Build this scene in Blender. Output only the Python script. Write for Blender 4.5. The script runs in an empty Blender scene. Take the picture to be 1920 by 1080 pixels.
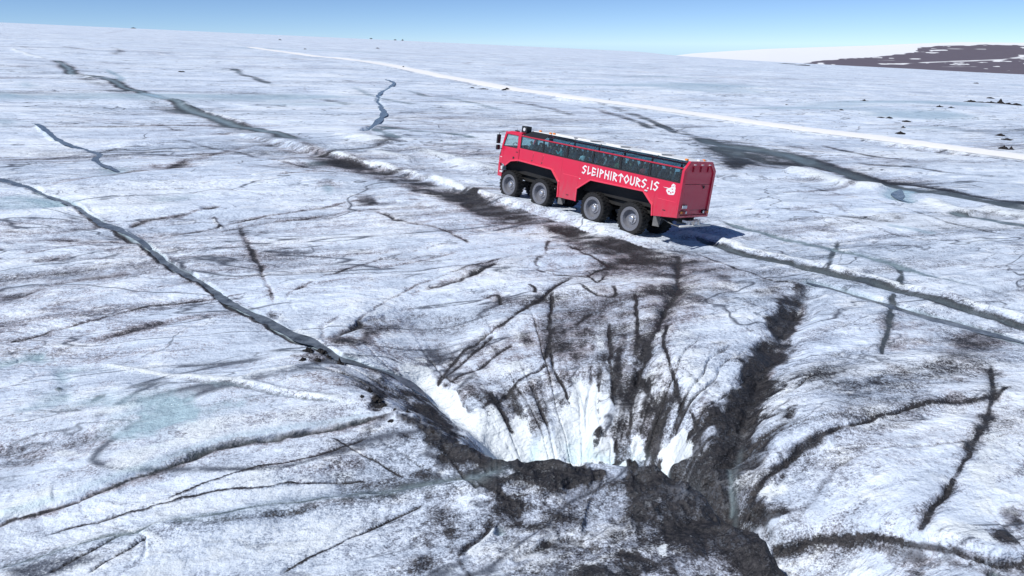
import bpy, bmesh, math, random
import numpy as np
from mathutils import Vector, Matrix

random.seed(7)
rng = np.random.default_rng(11)
scene = bpy.context.scene
COL = scene.collection

# ------------------------------------------------------------------ camera
CAM_H = 10.348
FPX = 1367.3                      # focal length in photo pixels (1920 wide)
PITCH = math.radians(18.52)
SLOPE = -0.0440                   # the glacier rises to the left
cam_data = bpy.data.cameras.new("camera")
cam_data.sensor_width = 36.0
cam_data.sensor_fit = 'HORIZONTAL'
cam_data.lens = FPX / 1920 * 36.0
cam_data.clip_start = 0.1
cam_data.clip_end = 40000
cam = bpy.data.objects.new("camera", cam_data)
cam.location = (0, 0, CAM_H)
cam.rotation_euler = (math.radians(90) - PITCH, 0, 0)
COL.objects.link(cam)
scene.camera = cam

# ------------------------------------------------------------------ sky and sun
SUN_ELEV = math.radians(50)
SUN_AZ = math.atan2(-0.77, -0.64)          # compass style: atan2(x, y) of the direction to the sun
world = bpy.data.worlds.new("World")
scene.world = world
world.use_nodes = True
wn = world.node_tree.nodes
wl = world.node_tree.links
bg = wn["Background"]
sky = wn.new("ShaderNodeTexSky")
sky.sky_type = 'NISHITA'
sky.sun_disc = False
sky.sun_elevation = SUN_ELEV
sky.sun_rotation = SUN_AZ
sky.altitude = 900
sky.air_density = 0.48
sky.dust_density = 0.0
sky.ozone_density = 6.0
wl.new(sky.outputs[0], bg.inputs[0])
bg.inputs[1].default_value = 0.114
sun_data = bpy.data.lights.new("sun", 'SUN')
sun_data.energy = 4.4
sun_data.angle = math.radians(0.5)
sun_data.color = (1.0, 0.98, 0.95)
sun = bpy.data.objects.new("sun", sun_data)
sdir = Vector((math.sin(SUN_AZ) * math.cos(SUN_ELEV), math.cos(SUN_AZ) * math.cos(SUN_ELEV), math.sin(SUN_ELEV)))
sun.rotation_euler = sdir.to_track_quat('Z', 'Y').to_euler()
sun.location = (-30, -10, 60)
COL.objects.link(sun)
scene.view_settings.view_transform = 'Standard'
scene.view_settings.look = 'None'
scene.view_settings.exposure = 0.0
scene.view_settings.gamma = 1.0
scene.cycles.use_denoising = True

# ------------------------------------------------------------------ helpers
def tag(o, label=None, cat=None, group=None, kind=None):
    if label: o["label"] = label
    if cat: o["category"] = cat
    if group: o["group"] = group
    if kind: o["kind"] = kind
    return o

def link(name, mesh, mat=None, parent=None):
    o = bpy.data.objects.new(name, mesh)
    COL.objects.link(o)
    if mat is not None and len(mesh.materials) == 0:
        mesh.materials.append(mat)
    if parent is not None:
        o.parent = parent
    return o

def obj(name, bm, mat=None, parent=None, smooth=False):
    me = bpy.data.meshes.new(name)
    bmesh.ops.recalc_face_normals(bm, faces=bm.faces)
    bm.to_mesh(me); bm.free()
    if smooth:
        for p in me.polygons: p.use_smooth = True
    return link(name, me, mat, parent)

def empty(name, loc=(0, 0, 0), parent=None):
    o = bpy.data.objects.new(name, None)
    o.empty_display_size = 0.3
    o.location = loc
    COL.objects.link(o)
    if parent: o.parent = parent
    return o

def box(bm, c, s, rot=None, bevel=0.0):
    """axis box centre c, full size s, optional 3x3/4x4 rotation"""
    m = Matrix.Translation(c) @ (rot.to_4x4() if rot is not None else Matrix.Identity(4)) @ Matrix.Diagonal((s[0], s[1], s[2], 1))
    r = bmesh.ops.create_cube(bm, size=1.0, matrix=m)
    if bevel > 0:
        es = set()
        for v in r['verts']:
            for e in v.link_edges: es.add(e)
        bmesh.ops.bevel(bm, geom=list(es), offset=bevel, segments=2, affect='EDGES', profile=0.5)

def prism(bm, pts, y0, y1, plane='xz'):
    """extrude an outline; plane xz -> along y, yz -> along x"""
    n = len(pts)
    def P(a, b, t):
        return (a, t, b) if plane == 'xz' else ((t, a, b) if plane == 'yz' else (a, b, t))
    A = [bm.verts.new(P(a, b, y0)) for a, b in pts]
    B = [bm.verts.new(P(a, b, y1)) for a, b in pts]
    f1 = bm.faces.new(A); f2 = bm.faces.new(B[::-1])
    for i in range(n):
        bm.faces.new((A[i], B[i], B[(i + 1) % n], A[(i + 1) % n]))
    bm.normal_update()
    bmesh.ops.triangulate(bm, faces=[f1, f2])

def tube(bm, pts, r, seg=8):
    pts = [Vector(p) for p in pts]
    rings = []
    for i, p in enumerate(pts):
        d = (pts[min(i + 1, len(pts) - 1)] - pts[max(i - 1, 0)]).normalized()
        u = d.cross(Vector((0, 0, 1)))
        if u.length < 1e-3: u = d.cross(Vector((1, 0, 0)))
        u.normalize(); v = d.cross(u)
        rings.append([bm.verts.new(p + (u * math.cos(k * 2 * math.pi / seg) + v * math.sin(k * 2 * math.pi / seg)) * r) for k in range(seg)])
    for a, b in zip(rings, rings[1:]):
        for k in range(seg):
            bm.faces.new((a[k], a[(k + 1) % seg], b[(k + 1) % seg], b[k]))
    bm.faces.new(rings[0][::-1]); bm.faces.new(rings[-1])

def lathe_y(bm, prof, seg=40, cap=False):
    """revolve (radius, y) profile about the y axis"""
    rings = []
    for r, y in prof:
        rings.append([bm.verts.new((r * math.cos(2 * math.pi * k / seg), y, r * math.sin(2 * math.pi * k / seg))) for k in range(seg)])
    for a, b in zip(rings, rings[1:]):
        for k in range(seg):
            bm.faces.new((a[k], a[(k + 1) % seg], b[(k + 1) % seg], b[k]))
    if cap:
        bm.faces.new(rings[0]); bm.faces.new(rings[-1][::-1])

# ------------------------------------------------------------------ materials
def new_mat(name):
    m = bpy.data.materials.new(name); m.use_nodes = True
    nt = m.node_tree
    return m, nt.nodes, nt.links, nt.nodes["Principled BSDF"]

def N(nodes, t, **kw):
    n = nodes.new(t)
    for k, v in kw.items(): setattr(n, k, v)
    return n

def paint(name, col, rough=0.4, metal=0.0, grime=0.25, coat=0.0, scale=3.0, dirtcol=(0.25, 0.22, 0.2), spray=None):
    """painted or plain surface with uneven tone and some grime"""
    m, nd, lk, b = new_mat(name)
    tc = N(nd, "ShaderNodeTexCoord")
    no = N(nd, "ShaderNodeTexNoise"); no.inputs["Scale"].default_value = scale; no.inputs["Detail"].default_value = 8; no.inputs["Roughness"].default_value = 0.65
    lk.new(tc.outputs["Object"], no.inputs["Vector"])
    rp = N(nd, "ShaderNodeMapRange"); rp.inputs[1].default_value = 0.45; rp.inputs[2].default_value = 0.75; rp.inputs[3].default_value = 0; rp.inputs[4].default_value = grime
    lk.new(no.outputs["Fac"], rp.inputs[0])
    mx = N(nd, "ShaderNodeMix", data_type='RGBA')
    mx.inputs["A"].default_value = (*col, 1); mx.inputs["B"].default_value = (*dirtcol, 1)
    fac = rp.outputs[0]
    if spray:      # road spray sticking to the lower panels, in vertical runs
        sx = N(nd, "ShaderNodeSeparateXYZ"); lk.new(tc.outputs["Object"], sx.inputs[0])
        zz = N(nd, "ShaderNodeMapRange"); zz.inputs[1].default_value = spray[1]; zz.inputs[2].default_value = spray[0]; lk.new(sx.outputs["Z"], zz.inputs[0])
        mpp = N(nd, "ShaderNodeMapping"); mpp.inputs["Scale"].default_value = (4.0, 4.0, 0.9); lk.new(tc.outputs["Object"], mpp.inputs[0])
        n3 = N(nd, "ShaderNodeTexNoise"); n3.inputs["Scale"].default_value = 1.6; n3.inputs["Detail"].default_value = 9; n3.inputs["Roughness"].default_value = 0.75; lk.new(mpp.outputs[0], n3.inputs["Vector"])
        mr = N(nd, "ShaderNodeMapRange"); mr.inputs[1].default_value = 0.35; mr.inputs[2].default_value = 0.75; mr.inputs[4].default_value = 0.95; lk.new(n3.outputs["Fac"], mr.inputs[0])
        ml = N(nd, "ShaderNodeMath", operation='MULTIPLY'); lk.new(zz.outputs[0], ml.inputs[0]); lk.new(mr.outputs[0], ml.inputs[1])
        mm = N(nd, "ShaderNodeMath", operation='MAXIMUM'); lk.new(ml.outputs[0], mm.inputs[0]); lk.new(rp.outputs[0], mm.inputs[1]); fac = mm.outputs[0]
    lk.new(fac, mx.inputs["Factor"])
    lk.new(mx.outputs["Result"], b.inputs["Base Color"])
    r2 = N(nd, "ShaderNodeMapRange"); r2.inputs[3].default_value = max(0.03, rough - 0.1); r2.inputs[4].default_value = min(1, rough + 0.18)
    lk.new(no.outputs["Fac"], r2.inputs[0]); lk.new(r2.outputs[0], b.inputs["Roughness"])
    b.inputs["Metallic"].default_value = metal
    if coat: b.inputs["Coat Weight"].default_value = coat
    return m

M = {}
M['red'] = paint('red_paint', (0.64, 0.008, 0.050), 0.32, 0, 0.10, 0.4, 1.6, (0.34, 0.13, 0.14), (0.9, 3.0))
M['red_dark'] = paint('red_rail_paint', (0.50, 0.014, 0.045), 0.4, 0, 0.12, 0.2)
M['red_light'] = paint('red_trim_paint', (0.80, 0.05, 0.10), 0.35, 0, 0.12, 0.2)
M['white'] = paint('white_vehicle_paint', (0.80, 0.80, 0.80), 0.4, 0, 0.15, 0.1)
M['black'] = paint('black_plastic', (0.018, 0.019, 0.022), 0.45, 0, 0.2, 0, 6, (0.06, 0.055, 0.05))
M['chassis'] = paint('chassis_black', (0.012, 0.012, 0.013), 0.7, 0, 0.3, 0, 4, (0.04, 0.036, 0.03))
M['rubber'] = paint('tyre_rubber', (0.008, 0.008, 0.009), 0.72, 0, 0.25, 0, 7, (0.03, 0.029, 0.029))
M['rim'] = paint('grey_rim_paint', (0.17, 0.175, 0.20), 0.42, 0.15, 0.35, 0, 5, (0.12, 0.11, 0.1))
M['steel'] = paint('bare_steel', (0.62, 0.62, 0.64), 0.3, 0.85, 0.3, 0, 9, (0.2, 0.18, 0.16))
M['galv'] = paint('galvanised_bar', (0.62, 0.63, 0.62), 0.45, 0.4, 0.2)
M['mudflap'] = paint('mud_flap_rubber', (0.13, 0.13, 0.13), 0.6, 0, 0.4, 0, 5, (0.3, 0.29, 0.27))
M['amber'] = paint('amber_lens', (0.85, 0.25, 0.02), 0.2, 0, 0.05)
M['redlens'] = paint('red_lens', (0.45, 0.02, 0.02), 0.15, 0, 0.05)
M['clearlens'] = paint('clear_lens', (0.75, 0.77, 0.78), 0.12, 0.2, 0.05)
M['seat'] = paint('seat_fabric', (0.045, 0.05, 0.065), 0.85, 0, 0.3, 0, 12, (0.08, 0.08, 0.09))
M['interior'] = paint('interior_grey', (0.10, 0.105, 0.115), 0.7, 0, 0.2)
M['skin'] = paint('skin', (0.52, 0.31, 0.23), 0.55, 0, 0.1)
M['trousers'] = paint('dark_trousers', (0.03, 0.032, 0.04), 0.85, 0, 0.2)

def glass(name, tint, refl_rough=0.03):
    m, nd, lk, b = new_mat(name)
    nd.remove(b)
    out = nd["Material Output"]
    tr = N(nd, "ShaderNodeBsdfTransparent"); tr.inputs[0].default_value = (*tint, 1)
    gl = N(nd, "ShaderNodeBsdfGlossy"); gl.inputs["Roughness"].default_value = refl_rough
    lw = N(nd, "ShaderNodeLayerWeight"); lw.inputs["Blend"].default_value = 0.5
    pw = N(nd, "ShaderNodeMath", operation='POWER'); pw.inputs[1].default_value = 4.0
    lk.new(lw.outputs["Facing"], pw.inputs[0])
    fr = N(nd, "ShaderNodeMath", operation='MULTIPLY_ADD'); fr.inputs[1].default_value = 0.55; fr.inputs[2].default_value = 0.06
    lk.new(pw.outputs[0], fr.inputs[0])
    mx = N(nd, "ShaderNodeMixShader")
    lk.new(fr.outputs[0], mx.inputs[0]); lk.new(tr.outputs[0], mx.inputs[1]); lk.new(gl.outputs[0], mx.inputs[2])
    lk.new(mx.outputs[0], out.inputs["Surface"])
    return m
M['glass'] = glass('tinted_side_glass', (0.62, 0.78, 0.82))
M['roofglass'] = glass('dark_roof_glass', (0.55, 0.68, 0.72), 0.08)
M['cabglass'] = glass('cab_glass', (0.84, 0.92, 0.92))

# glacier material: colour from dirt / clean snow / wet ice amounts stored on the mesh plus procedural grain
def glacier_material():
    m, nd, lk, b = new_mat('glacier_ice')
    geo = N(nd, "ShaderNodeNewGeometry")
    def attr(n):
        a = N(nd, "ShaderNodeAttribute"); a.attribute_name = n; return a.outputs["Fac"]
    def noise(scale, detail, rough, vec=None, dist=0.0):
        n = N(nd, "ShaderNodeTexNoise"); n.inputs["Scale"].default_value = scale; n.inputs["Detail"].default_value = detail
        n.inputs["Roughness"].default_value = rough; n.inputs["Distortion"].default_value = dist
        lk.new(vec or geo.outputs["Position"], n.inputs["Vector"]); return n.outputs["Fac"]
    def math_(op, a, b_=None, c=None, clamp=False):
        n = N(nd, "ShaderNodeMath", operation=op, use_clamp=clamp)
        for i, v in enumerate((a, b_, c)):
            if v is None: continue
            if isinstance(v, (int, float)): n.inputs[i].default_value = v
            else: lk.new(v, n.inputs[i])
        return n.outputs[0]
    def sstep(x, lo, hi, o0=0.0, o1=1.0):
        n = N(nd, "ShaderNodeMapRange", interpolation_type='SMOOTHSTEP')
        lk.new(x, n.inputs[0]); n.inputs[1].default_value = lo; n.inputs[2].default_value = hi
        n.inputs[3].default_value = o0; n.inputs[4].default_value = o1; return n.outputs[0]
    def mix(f, a, b_):
        n = N(nd, "ShaderNodeMix", data_type='RGBA')
        if isinstance(f, float): n.inputs["Factor"].default_value = f
        else: lk.new(f, n.inputs["Factor"])
        for k, v in (("A", a), ("B", b_)):
            if isinstance(v, tuple): n.inputs[k].default_value = (*v, 1)
            else: lk.new(v, n.inputs[k])
        return n.outputs["Result"]
    D = attr('dirt'); Wh = attr('clean'); Wt = attr('wet'); Tn = attr('tint')
    fine = noise(7.5, 4, 0.82)
    mid = noise(1.6, 6, 0.74)
    # foliation: ice layers run across the slope, so stretch one noise along them
    vr = N(nd, "ShaderNodeVectorRotate", rotation_type='Z_AXIS'); vr.inputs["Angle"].default_value = math.radians(-25)
    lk.new(geo.outputs["Position"], vr.inputs["Vector"])
    mp = N(nd, "ShaderNodeMapping"); mp.inputs["Scale"].default_value = (0.22, 1.9, 1.0)
    lk.new(vr.outputs[0], mp.inputs["Vector"])
    fol = noise(0.55, 5, 0.58, mp.outputs[0])
    big = noise(0.045, 9, 0.70)
    grain = noise(21.0, 2, 0.6)
    pat = sstep(math_('ADD', math_('MULTIPLY', mid, 0.4), math_('MULTIPLY', fol, 0.6)), 0.36, 0.60, 0.40, 1.5)
    g = math_('MULTIPLY', math_('ADD', math_('MULTIPLY', math_('SUBTRACT', fine, 0.5), 1.15), math_('MULTIPLY', math_('SUBTRACT', grain, 0.5), 0.85)), pat)
    g = math_('ADD', g, math_('MULTIPLY', math_('SUBTRACT', mid, 0.5), 0.95))
    g = math_('ADD', g, math_('MULTIPLY', math_('SUBTRACT', fol, 0.5), 1.15))
    g = math_('ADD', g, math_('MULTIPLY', math_('SUBTRACT', big, 0.5), 0.95))
    grey = sstep(math_('ADD', math_('MULTIPLY', g, 1.25), math_('MULTIPLY', D, 0.85)), 0.20, 0.80)
    dark = sstep(math_('ADD', math_('MULTIPLY', math_('MAXIMUM', g, -0.20), 1.0), math_('MULTIPLY', D, 0.80)), 0.44, 1.10)
    clean = mix(sstep(big, 0.40, 0.60), (0.76, 0.85, 0.97), (0.68, 0.78, 0.93))
    greyc = mix(Tn, (0.26, 0.31, 0.40), (0.33, 0.285, 0.315))
    c = mix(math_('MULTIPLY', grey, 0.82), clean, greyc)
    # mottled melt surface: bluish wet hollows, white crusts and a web of fine melt rills
    mp2 = N(nd, "ShaderNodeMapping"); mp2.inputs["Scale"].default_value = (0.55, 1.25, 1.0); lk.new(vr.outputs[0], mp2.inputs["Vector"])
    mot = noise(0.42, 6, 0.64, mp2.outputs[0], 0.4)
    mo2 = noise(1.3, 5, 0.66, mp2.outputs[0], 0.3)
    hol = sstep(math_('ADD', math_('MULTIPLY', mot, 0.62), math_('MULTIPLY', mo2, 0.38)), 0.47, 0.60)
    c = mix(math_('MULTIPLY', hol, 0.52), c, (0.40, 0.48, 0.60))
    motb = noise(0.085, 7, 0.66, mp2.outputs[0], 0.5)
    c = mix(math_('MULTIPLY', sstep(motb, 0.50, 0.62), 0.45), c, (0.40, 0.48, 0.60))
    c = mix(math_('MULTIPLY', sstep(motb, 0.47, 0.38), 0.45), c, (0.88, 0.93, 0.98))
    crust = sstep(math_('ADD', math_('MULTIPLY', mot, 0.5), math_('MULTIPLY', mo2, 0.5)), 0.47, 0.38)
    c = mix(math_('MULTIPLY', crust, 0.62), c, (0.88, 0.93, 0.98))
    def vein(scale, wid, dist):
        n = noise(scale, 4, 0.55, mp2.outputs[0], dist)
        d = math_('ABSOLUTE', math_('SUBTRACT', n, 0.5))
        return sstep(d, wid, 0.0)
    vm = sstep(noise(0.11, 5, 0.6), 0.38, 0.54)
    vn = math_('MAXIMUM', math_('MULTIPLY', vein(0.075, 0.008, 0.7), 0.95), math_('MULTIPLY', math_('MULTIPLY', vein(0.24, 0.009, 0.6), vm), 0.75))
    vn = math_('MULTIPLY', vn, sstep(math_('ADD', mo2, math_('MULTIPLY', mid, 0.6)), 0.52, 0.78))
    c = mix(vn, c, (0.10, 0.115, 0.15))
    grit = mix(sstep(fine, 0.35, 0.75), (0.010, 0.011, 0.014), (0.060, 0.057, 0.062))
    c = mix(dark, c, grit)
    wetc = mix(noise(1.3, 6, 0.6), (0.28, 0.37, 0.44), (0.50, 0.68, 0.76))
    c = mix(math_('MULTIPLY', Wt, 0.85, clamp=True), c, wetc)
    wf = sstep(math_('ADD', math_('SUBTRACT', Wh, math_('MULTIPLY', math_('SUBTRACT', D, 0.40, clamp=True), 0.75)), math_('MULTIPLY', g, -0.9)), 0.10, 0.62)
    wc = mix(sstep(fine, 0.55, 0.75), (0.75, 0.81, 0.86), (0.62, 0.69, 0.77))
    wc = mix(math_('MULTIPLY', Wt, 0.9, clamp=True), wc, (0.52, 0.72, 0.80))
    c = mix(wf, c, wc)
    lk.new(c, b.inputs["Base Color"])
    ro = math_('SUBTRACT', 0.62, math_('MULTIPLY', Wt, 0.36, clamp=True))
    lk.new(ro, b.inputs["Roughness"])
    b.inputs["Specular IOR Level"].default_value = 0.28
    bp1 = N(nd, "ShaderNodeBump"); bp1.inputs["Strength"].default_value = 0.8; bp1.inputs["Distance"].default_value = 0.06
    hgt = math_('SUBTRACT', 1.0, math_('ADD', math_('MULTIPLY', fine, 0.45), math_('MULTIPLY', mid, 1.3)))
    lk.new(hgt, bp1.inputs["Height"])
    bp2 = N(nd, "ShaderNodeBump"); bp2.inputs["Strength"].default_value = 0.7; bp2.inputs["Distance"].default_value = 0.8
    lk.new(math_('SUBTRACT', 1.0, big), bp2.inputs["Height"]); lk.new(bp1.outputs[0], bp2.inputs["Normal"])
    bp3 = N(nd, "ShaderNodeBump"); bp3.inputs["Strength"].default_value = 0.8; bp3.inputs["Distance"].default_value = 0.35
    lk.new(math_('SUBTRACT', 1.0, math_('ADD', math_('MULTIPLY', mot, 0.8), math_('MULTIPLY', mo2, 0.35))), bp3.inputs["Height"]); lk.new(bp2.outputs[0], bp3.inputs["Normal"])
    bp4 = N(nd, "ShaderNodeBump"); bp4.inputs["Strength"].default_value = 0.7; bp4.inputs["Distance"].default_value = 2.2
    lk.new(math_('SUBTRACT', 1.0, motb), bp4.inputs["Height"]); lk.new(bp3.outputs[0], bp4.inputs["Normal"])
    lk.new(bp4.outputs[0], b.inputs["Normal"])
    return m
M['glacier'] = glacier_material()

def water_mat():
    m, nd, lk, b = new_mat('meltwater')
    geo = N(nd, "ShaderNodeNewGeometry")
    n = N(nd, "ShaderNodeTexNoise"); n.inputs["Scale"].default_value = 1.6; n.inputs["Detail"].default_value = 9; n.inputs["Roughness"].default_value = 0.7
    lk.new(geo.outputs["Position"], n.inputs["Vector"])
    mx = N(nd, "ShaderNodeMix", data_type='RGBA')
    mx.inputs["A"].default_value = (0.040, 0.048, 0.062, 1); mx.inputs["B"].default_value = (0.20, 0.235, 0.28, 1)
    r = N(nd, "ShaderNodeMapRange"); r.inputs[1].default_value = 0.35; r.inputs[2].default_value = 0.68
    lk.new(n.outputs["Fac"], r.inputs[0]); lk.new(r.outputs[0], mx.inputs["Factor"])
    lk.new(mx.outputs["Result"], b.inputs["Base Color"])
    b.inputs["Roughness"].default_value = 0.22
    b.inputs["IOR"].default_value = 1.33
    b.inputs["Specular IOR Level"].default_value = 0.35
    n2 = N(nd, "ShaderNodeTexNoise"); n2.inputs["Scale"].default_value = 6.0; n2.inputs["Detail"].default_value = 4
    lk.new(geo.outputs["Position"], n2.inputs["Vector"])
    bp = N(nd, "ShaderNodeBump"); bp.inputs["Strength"].default_value = 0.5; bp.inputs["Distance"].default_value = 0.04
    lk.new(n2.outputs["Fac"], bp.inputs["Height"]); lk.new(bp.outputs[0], b.inputs["Normal"])
    return m
M['water'] = water_mat()

def ground_mat(name, c1, c2, scale, bump=0.05, rough=0.9, spec=0.2):
    m, nd, lk, b = new_mat(name)
    geo = N(nd, "ShaderNodeNewGeometry")
    n = N(nd, "ShaderNodeTexNoise"); n.inputs["Scale"].default_value = scale; n.inputs["Detail"].default_value = 10; n.inputs["Roughness"].default_value = 0.7
    lk.new(geo.outputs["Position"], n.inputs["Vector"])
    r = N(nd, "ShaderNodeMapRange"); r.inputs[1].default_value = 0.35; r.inputs[2].default_value = 0.68
    lk.new(n.outputs["Fac"], r.inputs[0])
    mx = N(nd, "ShaderNodeMix", data_type='RGBA'); mx.inputs["A"].default_value = (*c1, 1); mx.inputs["B"].default_value = (*c2, 1)
    lk.new(r.outputs[0], mx.inputs["Factor"]); lk.new(mx.outputs["Result"], b.inputs["Base Color"])
    b.inputs["Roughness"].default_value = rough; b.inputs["Specular IOR Level"].default_value = spec
    bp = N(nd, "ShaderNodeBump"); bp.inputs["Strength"].default_value = 0.6; bp.inputs["Distance"].default_value = bump
    lk.new(n.outputs["Fac"], bp.inputs["Height"]); lk.new(bp.outputs[0], b.inputs["Normal"])
    return m
M['road'] = ground_mat('packed_snow_road', (0.84, 0.84, 0.85), (0.92, 0.92, 0.92), 0.7, 0.05, 0.8)
M['clod'] = ground_mat('black_volcanic_grit', (0.010, 0.010, 0.012), (0.045, 0.040, 0.038), 9.0, 0.04)
M['snowdome'] = ground_mat('far_snow', (0.84, 0.85, 0.88), (0.89, 0.89, 0.90), 0.01, 0.5, 0.8)

# ------------------------------------------------------------------ numpy noise
PERM = rng.permutation(4096)
VALS = rng.uniform(-1, 1, 4096)
def vnoise(x, y, seed=0):
    xi = np.floor(x).astype(np.int64); yi = np.floor(y).astype(np.int64)
    fx = x - xi; fy = y - yi
    u = fx * fx * fx * (fx * (fx * 6 - 15) + 10); v = fy * fy * fy * (fy * (fy * 6 - 15) + 10)
    def h(i, j): return VALS[PERM[(i + PERM[(j + seed * 131) & 4095]) & 4095]]
    a = h(xi, yi); b = h(xi + 1, yi); c = h(xi, yi + 1); d = h(xi + 1, yi + 1)
    return (a + (b - a) * u) * (1 - v) + (c + (d - c) * u) * v
def rot(x, y, a):
    c, s = math.cos(a), math.sin(a); return c * x - s * y, s * x + c * y
def sstep(x, a, b):
    t = np.clip((x - a) / (b - a), 0, 1); return t * t * (3 - 2 * t)

# ------------------------------------------------------------------ coarse glacier surface
BUS_C = np.array([4.26514, 46.4229, -0.18854])
BUS_F = np.array([-0.63726839, 0.76968174, 0.03845817])
BUS_L = np.array([-0.76247467, -0.63697518, 0.11355616])
BUS_N = np.array([0.111899, 0.04304237, 0.99278697])

RX = np.array([-40, -9, -5.5, -2.7, -1.2, -0.4, 1.0, 2.4, 3.7, 4.6, 5.3, 5.9, 7.0, 12, 60])
RY = np.array([24, 22.5, 20.2, 18.6, 17.2, 16.75, 16.5, 16.4, 16.15, 15.6, 14.7, 12.6, 12.0, 11.5, 11])
_s = np.linspace(-6, 19, 2001)
_k = np.exp(-np.linspace(-2, 2, 25) ** 2); _k /= _k.sum()
def _prof(ps, pz):
    return np.convolve(np.pad(np.interp(_s, ps, pz), 12, mode='edge'), _k, mode='valid')
BOWL = _prof([-6, -2.2, -0.7, 0.0, 0.5, 1.2, 2.2, 3.4, 4.3, 5.2, 6.4, 8.5, 11.5, 15.5, 19], [-0.15, -0.05, 0.10, 0.16, -0.08, -0.48, -0.95, -1.25, -1.35, -1.32, -1.15, -0.85, -0.42, -0.08, 0])
PIT = _prof([-6, 0.08, 0.35, 0.8, 2.2, 3.4, 4.3, 5.2, 6.4, 8.5, 11.5], [0, 0, -0.45, -2.4, -3.6, -2.25, -1.1, -0.53, -0.27, -0.07, 0])
def coarse(x, y):
    z = SLOPE * x
    s = y - np.interp(x, RX, RY)
    E_ = (1 - 0.62 * sstep(x, 4.4, 6.6)) * (1 - sstep(x, 6.6, 10.5))
    z = z + E_ * (sstep(x, -7.0, -2.0) * np.interp(s, _s, BOWL) + sstep(x, -1.5, 0.7) * np.interp(s, _s, PIT))
    rr = np.hypot(x, y)
    z = z - np.maximum(rr - 1300, 0) ** 2 * 2.2e-5 * sstep(x / np.maximum(rr, 1), 0.15, 0.5)
    # the vehicle stands on its own, slightly sideways tilted bench
    dx = x - BUS_C[0]; dy = y - BUS_C[1]
    lx = dx * BUS_F[0] + dy * BUS_F[1]; ly = dx * BUS_L[0] + dy * BUS_L[1]
    pz = BUS_C[2] - (BUS_N[0] * dx + BUS_N[1] * dy) / BUS_N[2] + 0.03
    ox = np.maximum(np.abs(lx) - 7.6, 0); oy = np.maximum(np.abs(ly) - 1.75, 0)
    w = 1 - sstep(np.hypot(ox, oy), 0.0, 3.2)
    return z * (1 - w) + pz * w

cp, sp = math.cos(PITCH), math.sin(PITCH)
_T = np.concatenate([np.linspace(8, 130, 2400), np.geomspace(130.2, 6000, 500)])
def U(pts):
    """where the sight lines of the survey points meet the coarse ice surface"""
    out = []
    for px, py in pts:
        u = (px - 960) / FPX; v = (540 - py) / FPX
        d = np.array([u, cp + v * sp, -sp + v * cp])
        X = d[0] * _T; Y = d[1] * _T; Z = CAM_H + d[2] * _T
        f = Z - coarse(X, Y)
        k = np.argmax(f <= 0)
        if f[k] > 0: k = len(_T) - 1
        t0, t1 = _T[max(k - 1, 0)], _T[k]
        for _ in range(20):
            tm = 0.5 * (t0 + t1)
            if CAM_H + d[2] * tm - coarse(np.array([d[0] * tm]), np.array([d[1] * tm]))[0] > 0: t0 = tm
            else: t1 = tm
        out.append((d[0] * t1, d[1] * t1))
    return np.array(out)

def spline(P, n=4):
    if len(P) < 3: return P
    Q = np.vstack([2 * P[0] - P[1], P, 2 * P[-1] - P[-2]])
    o = []
    for i in range(1, len(Q) - 2):
        p0, p1, p2, p3 = Q[i - 1], Q[i], Q[i + 1], Q[i + 2]
        for t in np.linspace(0, 1, n, endpoint=False):
            o.append(0.5 * ((2 * p1) + (-p0 + p2) * t + (2 * p0 - 5 * p1 + 4 * p2 - p3) * t * t + (-p0 + 3 * p1 - 3 * p2 + p3) * t ** 3))
    o.append(P[-1])
    return np.array(o)

# ------------------------------------------------------------------ glacier grid (denser towards the viewer)
th_f = np.radians(np.linspace(-43, 43, 1010))
th_o = np.radians(43 + np.geomspace(0.12, 40, 44))
TH = np.concatenate([-th_o[::-1], th_f, th_o])
rl = list(np.linspace(1.5, 8.6, 14))
while rl[-1] < 4200:
    r = rl[-1]
    rl.append(r + max(min(0.74 * (r * r + CAM_H ** 2) / (CAM_H * 729), 0.0125 * r), 0.0))
RR = np.array(rl)
NR, NC = len(RR), len(TH)
X0 = RR[:, None] * np.sin(TH)[None, :]
Y0 = RR[:, None] * np.cos(TH)[None, :]
DR = np.gradient(RR)[:, None]
R2 = RR[:, None] * np.ones((1, NC))
# small irregular shift so that traced lines do not look ruled
wa = np.minimum(0.05 + 0.0035 * R2, 1.5)
wlen = np.maximum(0.9, R2 * 0.035)
q = np.exp2(np.round(np.log2(wlen)))
WX = X0 + wa * 0.55 * vnoise(X0 / q, Y0 / q, 1) + wa * 0.28 * vnoise(X0 / q * 3.1, Y0 / q * 3.1, 2)
WY = Y0 + wa * 0.55 * vnoise(X0 / q + 37, Y0 / q, 3) + wa * 0.28 * vnoise(X0 / q * 3.1, Y0 / q * 3.1 + 51, 4)

H = coarse(X0, Y0)
HC = H.copy()
DIRT = np.zeros((NR, NC)); CLEAN = np.zeros((NR, NC)); WET = np.zeros((NR, NC)); TINT = np.zeros((NR, NC))

def octave(wl_, amp, seed, ang=0.0, st=1.0):
    """height noise faded out where the grid cannot carry it"""
    fade = np.clip(wl_ / (2.2 * DR) - 0.5, 0, 1)
    k = np.argmax(fade[:, 0] <= 0) if (fade[:, 0] <= 0).any() else NR
    out = np.zeros((NR, NC))
    if k == 0: return out
    x, y = rot(X0[:k], Y0[:k], ang)
    out[:k] = amp * fade[:k] * vnoise(x / (wl_ * st), y / wl_, seed)
    return out

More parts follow.
